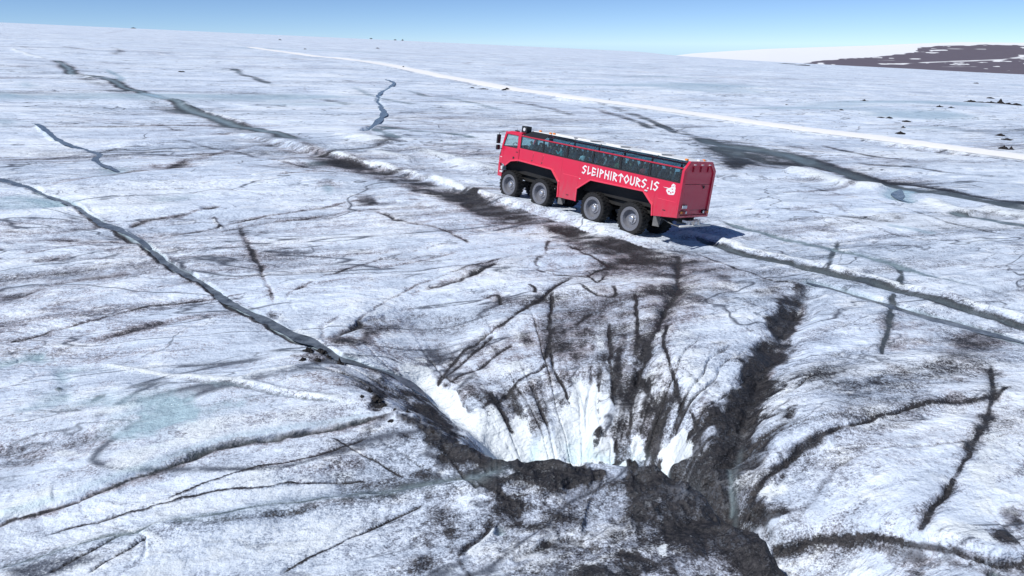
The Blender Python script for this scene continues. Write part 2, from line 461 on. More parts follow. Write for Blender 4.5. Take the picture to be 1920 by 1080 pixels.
dxb = X0 - BUS_C[0]; dyb = Y0 - BUS_C[1]
LXB = dxb * BUS_F[0] + dyb * BUS_F[1]; LYB = dxb * BUS_L[0] + dyb * BUS_L[1]
BUSM = 1 - sstep(np.hypot(np.maximum(np.abs(LXB) - 7.2, 0), np.maximum(np.abs(LYB) - 1.65, 0)), 0.0, 1.2)
FOL = math.radians(-25)
NEARF = sstep(R2, 30, 95)
noi = (NEARF * (octave(60, 0.55, 5) + octave(23, 0.32, 6, FOL, 1.8)) + (0.15 + 0.85 * NEARF) * octave(9.5, 0.22, 7, FOL, 2.0) + octave(4.3, 0.13, 8, FOL, 2.2))
sml = (octave(2.0, 0.085, 9, FOL, 2.0) + octave(0.95, 0.045, 10, FOL, 1.7) + octave(0.45, 0.020, 11, FOL, 1.4) + octave(0.21, 0.008, 12) + octave(0.11, 0.004, 13))
noi = noi + sml
# melt-pitted surface: shallow scoops with sharper rims
cup = np.abs(octave(1.5, 1.0, 14, FOL, 1.6)); noi -= 0.045 * (1 - cup) * (np.clip(1.5 / (2.2 * DR) - 0.5, 0, 1))
H += noi * (1 - BUSM)
# background dirt: broad uneven film
bgd = (0.355 + octave(45, 0.18, 20) + octave(14, 0.22, 21, FOL, 3.0) + octave(5, 0.20, 22, FOL, 3.5) + octave(1.7, 0.13, 23, FOL, 2.5) + octave(0.6, 0.09, 24))
DIRT += bgd + 0.05 * (1 - sstep(R2, 20, 60)) + 0.13 * np.exp(-((X0 - 2.4) ** 2 + (Y0 - 16.0) ** 2) / 90.0) - 0.20 * sstep(np.log(R2), math.log(45), math.log(260))
WET += 0.75 * sstep(octave(22, 0.8, 27, FOL, 3.0) + octave(8, 0.5, 28, FOL, 3.0), 0.42, 0.85) * sstep(R2, 35, 70)
CLEAN += 0.24 * sstep(octave(16, 0.8, 29, FOL, 2.5) + octave(5, 0.5, 37, FOL, 2.5) + octave(1.6, 0.3, 38), 0.35, 1.0)
def cracknet(wl_, thr, amt, seed, ang, st, mask_wl, lo, hi):
    """broken lines along the zero crossings of a noise"""
    fade = np.clip(wl_ / (2.2 * DR) - 0.5, 0, 1)
    x, y = rot(WX, WY, ang)
    n = vnoise(x / (wl_ * st), y / wl_, seed) + 0.35 * vnoise(x / (wl_ * st) * 2.3, y / wl_ * 2.3, seed + 1)
    m = vnoise(WX / mask_wl, WY / mask_wl, seed + 2)
    te = np.maximum(thr, 1.5 * DR / wl_)
    return amt * np.clip(thr / te * 1.6, 0, 1) * fade * np.exp(-(n / te) ** 2) * sstep(m, lo, hi)
CN = cracknet(40, 0.020, 0.9, 112, FOL, 2.2, 60, -0.1, 0.3) * sstep(R2, 90, 160) + cracknet(26, 0.022, 0.75, 100, FOL, 1.8, 30, -0.2, 0.25) * sstep(R2, 40, 70) + cracknet(11, 0.026, 0.55, 104, FOL, 1.8, 18, -0.1, 0.35) * sstep(R2, 25, 50) + cracknet(4.5, 0.022, 0.30, 108, FOL, 2.2, 9, 0.0, 0.4) * (1 - sstep(R2, 60, 110)) + cracknet(2.6, 0.020, 0.28, 116, math.radians(35), 2.0, 6, 0.1, 0.5) * (1 - sstep(R2, 30, 50))
DIRT += CN
H -= CN * 0.12 * (1 - BUSM)
# grit settles in the hollows of the melt relief
HOL = np.clip(-(octave(9.5, 0.5, 7, FOL, 2.0) * NEARF + octave(4.3, 0.7, 8, FOL, 2.2) + octave(2.0, 0.8, 9, FOL, 2.0) + octave(0.95, 0.6, 10, FOL, 1.7)), -1.2, 1.4)
DIRT += 0.17 * HOL
TINT += np.clip(0.5 + octave(17, 0.5, 25) + octave(4, 0.4, 26, FOL, 3), 0, 1)

MOD = np.clip(1 + octave(2.3, 0.38, 30) + octave(0.85, 0.36, 31) + octave(0.33, 0.30, 32) + octave(0.13, 0.22, 33), 0.12, 1.9)
MODW = np.clip(1 + octave(1.7, 0.30, 34) + octave(0.6, 0.30, 35) + octave(0.25, 0.2, 36), 0.45, 1.8)

def block(P, m):
    """grid slice around a world polyline"""
    r = np.hypot(P[:, 0], P[:, 1]); t = np.arctan2(P[:, 0], P[:, 1])
    i0 = np.searchsorted(RR, r.min() - m); i1 = np.searchsorted(RR, r.max() + m)
    a = math.asin(min(0.99, m / max(r.min(), m * 1.02)))
    j0 = np.searchsorted(TH, t.min() - a); j1 = np.searchsorted(TH, t.max() + a)
    return i0, i1, j0, j1

def field(P, m):
    """distance, side (+ = right of travel direction) and position along a polyline, on the grid block around it"""
    i0, i1, j0, j1 = block(P, m)
    sh = (i1 - i0, j1 - j0)
    if sh[0] <= 0 or sh[1] <= 0: return None
    best = np.full(sh, 1e9); side = np.zeros(sh); par = np.zeros(sh)
    L = np.concatenate([[0], np.cumsum(np.hypot(*np.diff(P, axis=0).T))]); T = L[-1]
    for k in range(len(P) - 1):
        a, b = P[k], P[k + 1]
        q0, q1, c0, c1 = block(np.array([a, b]), m)
        q0, q1 = max(q0, i0), min(q1, i1); c0, c1 = max(c0, j0), min(c1, j1)
        if q1 <= q0 or c1 <= c0: continue
        sl = (slice(q0 - i0, q1 - i0), slice(c0 - j0, c1 - j0))
        x = WX[q0:q1, c0:c1] - a[0]; y = WY[q0:q1, c0:c1] - a[1]
        d = b - a; l2 = d @ d + 1e-12
        t = np.clip((x * d[0] + y * d[1]) / l2, 0, 1)
        ex = x - t * d[0]; ey = y - t * d[1]
        dd = ex * ex + ey * ey
        up = dd < best[sl]
        best[sl] = np.where(up, dd, best[sl])
        cr = (x * d[1] - y * d[0])
        side[sl] = np.where(up, np.sign(cr), side[sl])
        par[sl] = np.where(up, (L[k] + t * math.sqrt(l2)) / T, par[sl])
    return (slice(i0, i1), slice(j0, j1)), np.sqrt(best), side, par

def taper(par, a=0.08, b=0.08):
    return sstep(par, -0.001, a) * (1 - sstep(par, 1 - b, 1.001))

def line(px, w, depth=0.0, dirt=0.0, clean=0.0, wet=0.0, wd=None, wc=None, ww=None, step=0.0, stepw=None, ta=0.08, tb=0.08, sided=0, tint=0.0, off=0.0, csided=0, sharp=False, core=0.0):
    """a linear feature: w core half width (m), depth (+ down), dirt/clean/wet amounts over wd/wc/ww (m); sided limits the dirt to one side"""
    P = spline(U(px)) if not isinstance(px, np.ndarray) else px
    wd = wd or w; wc = wc or w; ww = ww or w
    m = 3.2 * max(w, wd if dirt else 0, wc if clean else 0, ww if wet else 0, (stepw or 0) if step else 0) + abs(off)
    r = field(P, m)
    if r is None: return P
    sl, d, sd, par = r
    tp = taper(par, ta, tb)
    LL = float(np.hypot(*np.diff(P, axis=0).T).sum()); kk = max(0.6, w * 6)
    brk = np.clip(0.88 + 0.55 * vnoise(par * LL / kk, par * 0 + LL, 50) + 0.3 * vnoise(par * LL / kk * 2.7, par * 0 + LL, 51), 0.3, 1.35)
    s = d * sd - off
    da = np.abs(s) * MODW[sl]
    md = MOD[sl]
    if depth:
        prof = np.clip(1 - da / (w * 1.6), 0, 1) if sharp else np.exp(-(da / w) ** 2)
        dl = np.minimum(depth, 1.1 * w * CAM_H / R2[sl]) if depth > 0 else depth
        H[sl] -= dl * tp * prof * (0.45 + 0.55 * md)
    if step:
        H[sl] += step * tp * np.tanh(s / w) * np.exp(-(da / stepw) ** 2)
    gate = 1.0
    if dirt:
        if sided: gate = sstep(s * sided, -w * 0.7, w * 0.7)
        DIRT[sl] += dirt * tp * gate * md * brk * np.exp(-(da / wd) ** 2)
    if core:
        cw_ = np.maximum(core, 0.62 * DR[sl[0]])
        DIRT[sl] += np.clip(1.15 * core / cw_, 0.25, 1.0) * tp * np.clip(0.5 + 0.6 * brk, 0.4, 1.2) * np.clip(1.6 - 1.6 * np.abs(s) / (cw_ * 1.5), 0, 1)
    if tint: TINT[sl] += tint * tp * np.exp(-(da / wd) ** 2)
    if clean:
        gate = sstep(s * csided, -w * 0.7, w * 0.7) if csided else 1.0
        CLEAN[sl] += clean * tp * gate * np.clip(1.9 - md, 0.25, 1.5) * np.exp(-(da / wc) ** 2)
    if wet: WET[sl] += wet * tp * np.exp(-(da / ww) ** 2)
    return P

def patch(px, rx, ry, ang=0.0, dirt=0.0, clean=0.0, wet=0.0, dh=0.0, tint=0.0, hard=1.0):
    """blotch given by its centre and its two half axes as seen on the survey photo"""
    ca, sa = math.cos(math.radians(ang)), math.sin(math.radians(ang))
    pts = [px, (px[0] + rx * ca, px[1] + rx * sa), (px[0] - rx * ca, px[1] - rx * sa), (px[0] - ry * sa, px[1] + ry * ca), (px[0] + ry * sa, px[1] - ry * ca)]
    W = U(pts)
    c = W[0]; e1 = 0.5 * (W[1] - W[2]); e2 = 0.5 * (W[3] - W[4])
    Mi = np.linalg.inv(np.array([e1, e2]).T)
    rx_ = 1.0; rad = 3.4 * max(np.hypot(*e1), np.hypot(*e2))
    i0, i1, j0, j1 = block(np.array([c]), rad)
    x = WX[i0:i1, j0:j1] - c[0]; y = WY[i0:i1, j0:j1] - c[1]
    u = Mi[0, 0] * x + Mi[0, 1] * y; v = Mi[1, 0] * x + Mi[1, 1] * y
    k = max(0.25, float(np.hypot(*c)) * 0.028)
    rr = 1.22 * np.hypot(u, v) * np.maximum(0.45, 1 + 0.45 * vnoise(X0[i0:i1, j0:j1] / k, Y0[i0:i1, j0:j1] / k, 40) + 0.3 * vnoise(X0[i0:i1, j0:j1] / k * 2.7, Y0[i0:i1, j0:j1] / k * 2.7, 41))
    f = np.exp(-(rr ** 2) ** hard)
    sl = (slice(i0, i1), slice(j0, j1))
    md = MOD[sl]
    DIRT[sl] += dirt * f * md; CLEAN[sl] += clean * f * np.clip(2 - md, 0.3, 1.6); WET[sl] += wet * f; H[sl] += dh * f; TINT[sl] += tint * f

def wash(px, w, clean=1.2, wet=0.0, depth=0.0, ta=0.05, tb=0.02):
    """running water has scoured the grit off: bare white ice with a ragged edge"""
    P = spline(U(px))
    ws = np.interp(np.linspace(0, 1, 50), np.linspace(0, 1, len(w)), w)
    r = field(P, max(w) * 2.2)
    sl, d, sd, par = r
    ww = np.interp(par, np.linspace(0, 1, 50), ws)
    x, y = X0[sl], Y0[sl]
    dn = d / ww * (1 + 0.22 * vnoise(x / 0.5, y / 0.5, 140) + 0.18 * vnoise(x / 0.2, y / 0.2, 141) + 0.14 * vnoise(x / 0.08, y / 0.08, 142))
    f = taper(par, ta, tb) * (1 - sstep(dn, 0.62, 1.15))
    DIRT[sl] *= 1 - 0.93 * f; CLEAN[sl] = np.maximum(CLEAN[sl], clean * f); WET[sl] = WET[sl] * (1 - f) + wet * f * sstep(par, 0.55, 1.0)
    H[sl] -= depth * np.exp(-dn ** 2) * taper(par, 0.15, tb)

CHANNELS = []
def channel(px, w, depth, wet=0.8, water=None, name=None, ta=0.02, tb=0.02, rim=0.0, dirt=0.0):
    """meltwater channel cut into the ice down to an even bed"""
    P = spline(U(px), 6)
    r = field(P, w * 3.5)
    sl, d, sd, par = r
    tp = taper(par, ta, tb)
    mk = tp * (1 - sstep(d * MODW[sl], w * 0.65, w * 2.3))
    H[sl] = H[sl] * (1 - mk) + (HC[sl] - depth) * mk
    WET[sl] += wet * tp * (1 - sstep(d, w * 0.8, w * 1.9))
    DIRT[sl] += dirt * tp * np.exp(-(d / (w * 1.5)) ** 2)
    if rim:
        g = tp * np.exp(-((d - w * 2.0) / (w * 0.8)) ** 2) * (sd < 0) * np.clip(MOD[sl] - 0.6, 0, 1.2)
        CLEAN[sl] += rim * g
        H[sl] += 0.08 * g
    if name: CHANNELS.append((name, P, w, depth))
    return P

# ------------------------------------------------------------------ features of the ice, traced line by line
# packed snow road: level strip across the far slope
ROAD_PX = [(470, 88), (520, 96), (560, 102), (640, 111), (720, 122), (800, 136), (880, 150), (960, 164), (1100, 183), (1250, 205), (1440, 230), (1600, 250), (1750, 268), (1920, 291), (2100, 314)]
ROAD = spline(U(ROAD_PX), 8)
rf = field(ROAD, 14.0)
if rf:
    sl, d, sd, par = rf
    mk = 1 - sstep(d, 3.0, 4.6)
    base = coarse(X0[sl], Y0[sl]) + octave(60, 0.55, 5)[sl] * 0.6
    H[sl] = H[sl] * (1 - mk) + base * mk
    CLEAN[sl] += 0.55 * (1 - sstep(d, 3.0, 4.5)) + 0.35 * np.exp(-((d * -sd - 4.5) / 2.0) ** 2)
    DIRT[sl] += 0.75 * np.exp(-((d * sd - 4.6) / 1.1) ** 2) * np.clip(0.55 + octave(30, 0.9, 60)[sl], 0, 1)
    H[sl] -= 0.28 * np.exp(-((d * sd - 4.7) / 0.9) ** 2)

# main meltwater stream that runs into the moulin
S1 = [(-60, 322), (0, 334), (45, 347), (92, 365), (130, 381), (162, 400), (190, 416), (225, 428), (260, 446), (285, 466), (317, 493), (350, 511), (390, 534), (430, 562), (480, 588), (525, 611), (555, 626), (590, 639), (612, 653), (632, 664), (662, 674), (705, 689), (745, 703), (780, 723), (802, 741)]
line(S1, 1.0, 0.10, dirt=0.12)
line(S1, 0.10, 0.0, off=0.30, core=0.05, dirt=0.3, wd=0.15)
line(S1[12:], 0.12, 0.0, off=0.22, core=0.05, dirt=0.3, wd=0.15)
channel(S1, 0.13, 0.17, wet=0.8, name='main', rim=0.12)
for q in ([(225, 424), (262, 441), (290, 462), (322, 490)], [(640, 655), (680, 668), (720, 676), (760, 692)], [(555, 610), (580, 622), (602, 636)]):
    line(q, 0.28, -0.04, clean=0.38, wc=0.30)
line([(0, 372), (60, 374), (130, 384)], 0.9, 0.10, wet=0.9, ww=1.0)
line([(-40, 385), (40, 386), (120, 384)], 0.5, 0.05, wet=0.6, ww=1.3, dirt=0.2)
# side stream joining from the upper left
channel([(58, 230), (72, 233), (88, 245), (104, 258), (132, 272), (165, 281), (186, 289), (178, 299), (200, 311), (226, 322)], 0.15, 0.08, wet=0.5, name='side')
line([(48, 348), (75, 352), (110, 342), (160, 336), (215, 328), (262, 323), (310, 316), (345, 303), (380, 298), (425, 288), (480, 276)], 0.22, 0.22, dirt=0.45, wd=0.4, tint=0.8)
patch((338, 307), 50, 7, -12, dirt=0.55, tint=1.0)
patch((215, 320), 26, 7, 0, wet=0.9, dh=-0.1)
patch((60, 130), 40, 8, 10, dirt=0.25); patch((15, 176), 30, 5, 5, wet=0.7); patch((10, 222), 26, 7, 0, wet=0.6); patch((50, 158), 16, 8, 0, wet=0.6)
# small stream behind, in the middle distance
channel([(722, 148), (738, 154), (732, 162), (718, 170), (709, 180), (709, 190), (714, 200), (720, 212), (710, 225), (695, 240), (676, 252)], 0.24, 0.12, wet=0.7, name='far')
for q in ([(660, 164), (685, 172), (708, 184)], [(712, 186), (735, 190), (780, 198)], [(760, 168), (800, 178), (845, 185), (900, 198), (950, 208)], [(697, 238), (740, 244), (785, 252), (840, 260), (897, 268)], [(700, 244), (730, 262), (745, 272)]):
    line(q, 0.5, 0.22, dirt=0.35, wet=0.5, ww=0.7, wd=0.8, core=0.25)
# dark hair cracks over the far slope
for q, s in (([(405, 132), (430, 129), (455, 138), (490, 150), (525, 164)], 0.7), ([(425, 126), (452, 136), (505, 158)], 0.6), ([(150, 60), (200, 62), (240, 56), (300, 60)], 0.4),
             ([(95, 85), (130, 90), (150, 94)], 0.5), ([(205, 88), (222, 95), (215, 102)], 0.5), ([(600, 185), (630, 190), (655, 196)], 0.6), ([(560, 170), (578, 170)], 0.5),
             ([(640, 148), (660, 152)], 0.5), ([(850, 115), (880, 118), (855, 122)], 0.4), ([(540, 110), (600, 116), (632, 120)], 0.4), ([(1100, 178), (1160, 205), (1220, 226), (1270, 246), (1312, 266)], 0.7),
             ([(1060, 195), (1120, 206), (1185, 225), (1230, 240)], 0.5), ([(960, 190), (1010, 200), (1080, 215)], 0.6), ([(1330, 190), (1360, 192)], 0.5), ([(1600, 300), (1700, 310), (1800, 325), (1920, 330)], 0.35),
             ([(1540, 270), (1620, 285), (1700, 292)], 0.3), ([(1380, 118), (1440, 121), (1500, 124)], 0.4), ([(820, 130), (900, 138)], 0.3), ([(1080, 150), (1120, 152)], 0.3)):
    line(q, 0.35, 0.2, dirt=0.6 * s, wd=0.7 + 0.3 * s, wet=0.3 * s, core=0.28)
# the old wheel track coming down from the upper left
T1 = [(-40, 62), (20, 78), (24, 84), (60, 92), (98, 110), (130, 126), (136, 138), (205, 148), (236, 162), (292, 180), (320, 186), (375, 206), (430, 226), (480, 241), (530, 258), (580, 276), (618, 292)]
line(T1[4:], 0.45, 0.30, wet=0.5, ww=0.6, dirt=0.8, wd=1.0, core=0.6)
line([(78, 75), (40, 78), (20, 82), (40, 88), (75, 98)], 0.6, 0.25, dirt=0.45, wd=1.2)
line([(110, 118), (140, 137), (200, 160), (260, 182), (330, 200), (400, 222), (470, 250), (530, 275), (570, 292)], 1.2, 0.08, wet=0.15, ww=1.3, dirt=0.42, wd=1.8, tint=1.0)
line([(160, 146), (200, 141), (225, 150)], 0.6, 0.1, dirt=0.3)
line([(200, 130), (220, 142), (232, 152)], 0.7, 0.2, wet=0.8, dirt=0.5)
for q, w in (([(20, 92), (50, 100), (84, 108)], 1.1), ([(118, 141), (150, 142), (175, 148)], 0.8), ([(310, 183), (360, 196), (410, 212), (470, 232)], 0.5), ([(630, 260), (690, 270), (740, 280)], 1.5), ([(690, 294), (735, 300), (780, 308)], 1.2), ([(765, 286), (810, 296), (852, 304)], 1.3), ([(850, 306), (895, 318), (938, 330)], 1.3)):
    line(q, w, -0.30, clean=0.75, wc=w * 0.9)
# berm beside the vehicle: bright crest, brown slope below
BERM = [(400, 240), (480, 262), (560, 283), (640, 299), (690, 311), (740, 322), (800, 338), (860, 354), (920, 369), (980, 386), (1040, 400), (1090, 416), (1150, 437), (1200, 448), (1262, 452)]
BERM_W = line(BERM, 0.42, -0.10, clean=0.22, wc=0.30, step=-0.24, stepw=3.0, ta=0.3)
line(BERM[2:11], 0.28, -0.07, clean=0.62, wc=0.34, ta=0.2, tb=0.25)
line([(560, 296), (640, 312), (700, 330), (770, 350), (830, 368)], 0.9, 0.0, dirt=0.55, wd=1.5, tint=1.0)
line([(830, 352), (880, 372), (940, 395), (1010, 412), (1080, 433), (1150, 455), (1230, 462)], 1.0, 0.0, dirt=0.80, wd=1.5, tint=0.9, ta=0.05)
patch((1130, 470), 110, 26, 12, dirt=0.40, tint=0.8); patch((1080, 440), 130, 22, 14, dirt=0.35, tint=1.0); patch((930, 400), 110, 18, 14, dirt=0.35, tint=1.0); patch((1260, 560), 70, 60, 0, dirt=0.22, tint=0.8); patch((1170, 480), 120, 40, 10, dirt=0.22, tint=0.8); patch((760, 350), 90, 14, 14, dirt=0.30, tint=1.0)
patch((1220, 490), 90, 40, 10, dirt=0.25, tint=0.9); patch((1320, 500), 70, 35, 15, dirt=0.22, tint=0.8)
patch((690, 375), 24, 7, 0, dirt=0.8); patch((615, 346), 22, 8, 0, dirt=0.5, tint=1); patch((700, 383), 60, 7, -6, dirt=0.6); patch((560, 310), 60, 12, 12, dirt=0.4, tint=1)
sl, d, sd, par = field(BERM_W, 2.2)
H[sl] += np.exp(-(d / 0.7) ** 2) * (0.12 * vnoise(X0[sl] / 1.1, Y0[sl] / 1.1, 61) + 0.10 * vnoise(X0[sl] / 0.45, Y0[sl] / 0.45, 62)) * (1 - BUSM[sl])
line(BERM, 0.5, 0.0, off=1.1, dirt=0.40, wd=1.0, tint=1.0, ta=0.1)
line(T1[8:] + BERM[3:8], 0.3, 0.0, off=0.8, dirt=0.35, wd=0.6, tint=0.8)
# wheel ruts to the right of the vehicle
RUT_L = [(1240, 440), (1310, 452), (1375, 466), (1440, 483), (1500, 495), (1560, 510), (1625, 528), (1690, 547), (1750, 564), (1800, 580), (1860, 596), (1930, 615), (2040, 645)]
line(RUT_L, 0.34, 0.34, dirt=1.0, wd=0.38, core=0.32, wet=0.2, ta=0.03, tb=0.01)
line(RUT_L, 0.42, -0.20, off=-0.90, clean=0.85, wc=0.42, ta=0.06, tb=0.01, tint=0.4)
channel([(1500, 522), (1530, 530), (1600, 550), (1675, 572), (1740, 590), (1800, 606), (1870, 624), (1940, 642)], 0.27, 0.16, wet=0.7, name='rut', ta=0.05, dirt=0.4)
line([(1345, 412), (1380, 424), (1440, 437), (1500, 450), (1560, 464), (1625, 478), (1690, 494), (1760, 520), (1840, 540), (1920, 560)], 0.36, 0.20, wet=0.6, ww=0.36, dirt=0.45, core=0.14, tb=0.3)
for q in ([(1576, 448), (1566, 466), (1556, 488), (1552, 506)], [(1690, 492), (1690, 515), (1688, 540)], [(1678, 548), (1672, 575), (1668, 605), (1660, 640), (1655, 668)]):
    line(q, 0.14, 0.28, dirt=0.35, wd=0.16, wet=0.12, ww=0.2, core=0.06)
# dark wet outwash behind the vehicle
patch((1400, 284), 70, 12, 8, dirt=1.1, wet=0.15); patch((1350, 284), 40, 12, 5, dirt=0.9, wet=0.1); patch((1400, 306), 45, 8, 5, dirt=0.9)
patch((1470, 290), 60, 7, 6, dirt=0.9, wet=0.2); patch((1380, 310), 25, 5, 5, dirt=0.9)
OUT = [(1310, 264), (1340, 277), (1400, 282), (1470, 287), (1500, 297), (1560, 314), (1635, 336), (1700, 352), (1770, 360), (1835, 371), (1930, 384)]
line(OUT, 0.9, 0.22, dirt=1.2, wd=1.5, core=0.8, wet=0.2, ww=1.4, ta=0.02, tb=0.01)
line([(1500, 300), (1580, 316), (1680, 338), (1770, 352), (1850, 366), (1940, 378)], 0.6, 0.1, dirt=0.9, wd=1.0, core=0.4, tb=0.01)
line([(1330, 282), (1400, 296), (1470, 304), (1530, 306)], 0.6, 0.1, dirt=0.9, wd=1.0, core=0.4)
line([(1340, 268), (1420, 272), (1480, 284), (1540, 300), (1600, 318)], 0.5, 0.1, dirt=0.6, wd=0.7)
line([(1500, 303), (1560, 322), (1620, 340)], 0.4, 0.1, dirt=0.6, wd=0.6)
channel([(1690, 352), (1684, 362), (1690, 372), (1720, 378)], 0.8, 0.2, wet=1.0, name='pond')
line([(1470, 318), (1530, 328), (1590, 342), (1660, 354)], 1.3, -0.40, clean=1.0, wc=1.5)
line([(1735, 376), (1780, 386), (1832, 398)], 1.0, -0.35, clean=1.0, wc=1.2)
line([(1840, 384), (1890, 394), (1950, 408)], 1.0, -0.3, clean=1.0, wc=1.2)
line([(1780, 392), (1830, 404), (1900, 416), (1960, 425)], 0.4, 0.25, dirt=0.8, wd=0.5, wet=0.5)
line([(1880, 322), (1930, 326)], 0.3, 0.1, dirt=0.6, wd=0.5)
for c in ((1500, 392), (1545, 432), (1610, 410), (1685, 408), (1690, 462)):
    patch(c, 16, 5, 10, dirt=0.35)
line([(1560, 385), (1610, 405), (1680, 414), (1760, 432)], 0.2, 0.06, dirt=0.3, wd=0.35)
line([(1660, 420), (1700, 426), (1760, 432)], 0.15, 0.08, wet=0.8, ww=0.3)

# near left: long steps and cracks
L1 = [(-30, 1072), (0, 1062), (60, 1046), (130, 1025), (200, 1007), (245, 1002), (300, 981), (370, 973), (440, 963), (500, 948), (560, 941), (640, 930), (720, 919), (800, 906), (870, 895), (930, 884), (975, 876)]
line(L1, 0.05, 0.22, dirt=0.4, wd=0.10, ta=0.01, sharp=True, core=0.045)
line(L1, 0.22, 0.0, dirt=0.40, wd=0.40, sided=-1, wet=0.35, ww=0.22, step=0.10, stepw=0.9, ta=0.01)
line([(310, 985), (400, 984), (470, 975), (540, 966), (600, 955)], 0.06, 0.08, dirt=0.7, wd=0.12)
patch((610, 945), 60, 7, -6, dirt=0.4, tint=1); patch((720, 930), 90, 6, -8, dirt=0.35)
L2 = [(-30, 988), (0, 978), (60, 962), (130, 944), (200, 919), (280, 890), (340, 867), (400, 844), (450, 833), (520, 821), (580, 809), (640, 798), (700, 786), (735, 778)]
line(L2, 0.10, 0.10, dirt=0.35, wd=0.14, ta=0.01, core=0.03)
line(L2, 0.25, 0.0, step=-0.07, stepw=0.9, dirt=0.45, wd=0.32, sided=1, clean=0.0, ta=0.01, tint=0.7)
line(L2[6:], 0.08, 0.10, dirt=0.55, wd=0.12)
line([(0, 970), (60, 945), (100, 932)], 0.30, -0.05, clean=0.75, wc=0.28)
line([(190, 875), (240, 862), (330, 832), (420, 812), (520, 790), (620, 772), (690, 765)], 0.5, -0.02, clean=0.45, wc=0.50)
patch((120, 845), 30, 8, 10, clean=0.6)
line(L2, 0.22, 0.0, off=-0.25, wet=0.5, ww=0.16, ta=0.01)
L3 = [(180, 686), (230, 690), (290, 700), (340, 711), (400, 719), (450, 722), (520, 734), (580, 744), (655, 751)]
line(L3, 0.14, -0.07, clean=0.75, wc=0.16, ta=0.05); line(L3[3:], 0.07, 0.07, off=0.26, dirt=0.45, wd=0.10, wet=0.3)
line([(448, 721), (490, 707), (530, 698), (566, 690)], 0.10, -0.06, clean=0.6, wc=0.11)
line([(-20, 681), (20, 672), (60, 663), (84, 662)], 0.16, 0.10, wet=0.9, ww=0.25, dirt=0.3)
line([(84, 662), (130, 648), (200, 628), (260, 612), (330, 594)], 0.10, 0.03, dirt=0.28, wd=0.22)
for c, rx, ry, a in (((75, 668), 20, 10, 0), ((118, 705), 14, 20, -25), ((110, 745), 34, 12, -10), ((180, 755), 70, 12, -6), ((290, 760), 55, 14, -6), ((330, 765), 30, 14, 0), ((300, 803), 45, 8, -12), ((135, 690), 25, 8, 0), ((60, 770), 40, 6, -15)):
    patch(c, rx, ry, a, wet=0.8, dh=-0.04)
patch((330, 785), 80, 26, -14, wet=0.95); patch((420, 770), 60, 12, -14, wet=0.35); patch((260, 800), 60, 14, -12, wet=0.5); patch((400, 800), 60, 18, -14, clean=0.5); patch((250, 870), 50, 14, -14, clean=0.5)
patch((187, 749), 13, 4, -18, dirt=1.2, hard=2); patch((110, 731), 7, 2.5, -10, dirt=1.1, hard=2)
patch((145, 690), 24, 9, 0, clean=0.7); patch((230, 770), 60, 6, -12, clean=0.5)
for q in ([(0, 455), (120, 447), (220, 450), (262, 448)], [(60, 492), (160, 470), (220, 468), (262, 462)], [(0, 600), (150, 560), (300, 540), (380, 520)], [(160, 640), (280, 610), (400, 585), (450, 575)],
          [(0, 430), (110, 432), (190, 420)], [(0, 870), (120, 835), (230, 810)], [(-10, 905), (80, 885), (180, 855)], [(0, 560), (100, 530), (250, 510)], [(480, 880), (560, 868), (620, 852), (700, 840)], [(540, 905), (620, 880), (690, 862)]):
    line(q, 0.16, 0.03, dirt=0.34, wd=0.34, tint=0.5)
patch((170, 880), 60, 10, -15, dirt=0.3); patch((60, 990), 30, 8, -10, dirt=0.2)
for q in ([(90, 1078), (160, 1045), (230, 1005)], [(165, 1078), (230, 1040), (275, 1015)], [(620, 815), (660, 838), (700, 858), (760, 890)], [(835, 845), (852, 870), (875, 895), (900, 905)]):
    line(q, 0.035, 0.03, dirt=0.25, wd=0.06, sharp=True, core=0.016)
line([(262, 1002), (275, 1010), (310, 1030)], 0.10, -0.02, clean=0.35, wc=0.1); patch((300, 990), 24, 4, 5, dirt=0.5)
# centre left: cracks crossing between stream and track
for q, s in (([(237, 424), (262, 414), (300, 408), (345, 403), (390, 392), (410, 388)], 0.8), ([(282, 441), (320, 436), (360, 430), (400, 424), (440, 416), (480, 408), (540, 398), (600, 388), (650, 378), (690, 372)], 0.8),
             ([(380, 435), (430, 427), (500, 415), (560, 408), (640, 396), (700, 392)], 0.5), ([(480, 338), (520, 332), (600, 322)], 0.5), ([(400, 405), (408, 415), (416, 424)], 0.9), ([(375, 345), (440, 336), (500, 330)], 0.5),
             ([(700, 392), (725, 402), (745, 412), (790, 420), (835, 432), (870, 448), (882, 458)], 0.7), ([(450, 415), (455, 440), (470, 470), (490, 510), (505, 540), (518, 575)], 0.55), ([(0, 480), (80, 470), (180, 452), (255, 448)], 0.3),
             ([(700, 500), (760, 490), (860, 468)], 0.3), ([(930, 492), (890, 512), (850, 530), (800, 545), (760, 556)], 0.6), ([(480, 560), (560, 540), (660, 520), (740, 505)], 0.25)):
    line(q, 0.13, 0.14 * s, dirt=0.5 * s, wd=0.20 + 0.1 * s, tint=0.5, core=0.05 * s)
patch((393, 391), 16, 5, -8, dirt=1.3, hard=2, dh=-0.1); patch((335, 372), 45, 7, -8, wet=0.5); patch((340, 387), 40, 8, -8, dirt=0.2)
line([(400, 408), (412, 420), (420, 425)], 0.12, -0.08, clean=1.0, wc=0.12)
line([(470, 336), (500, 330), (540, 328)], 0.25, -0.12, clean=0.7, wc=0.25)
patch((505, 582), 12, 10, 30, dirt=0.8); patch((455, 430), 14, 22, 0, dirt=0.2); patch((520, 590), 10, 8, 0, clean=0.6)
patch((615, 355), 10, 8, 30, wet=0.9); patch((585, 310), 20, 5, 0, wet=0.3)

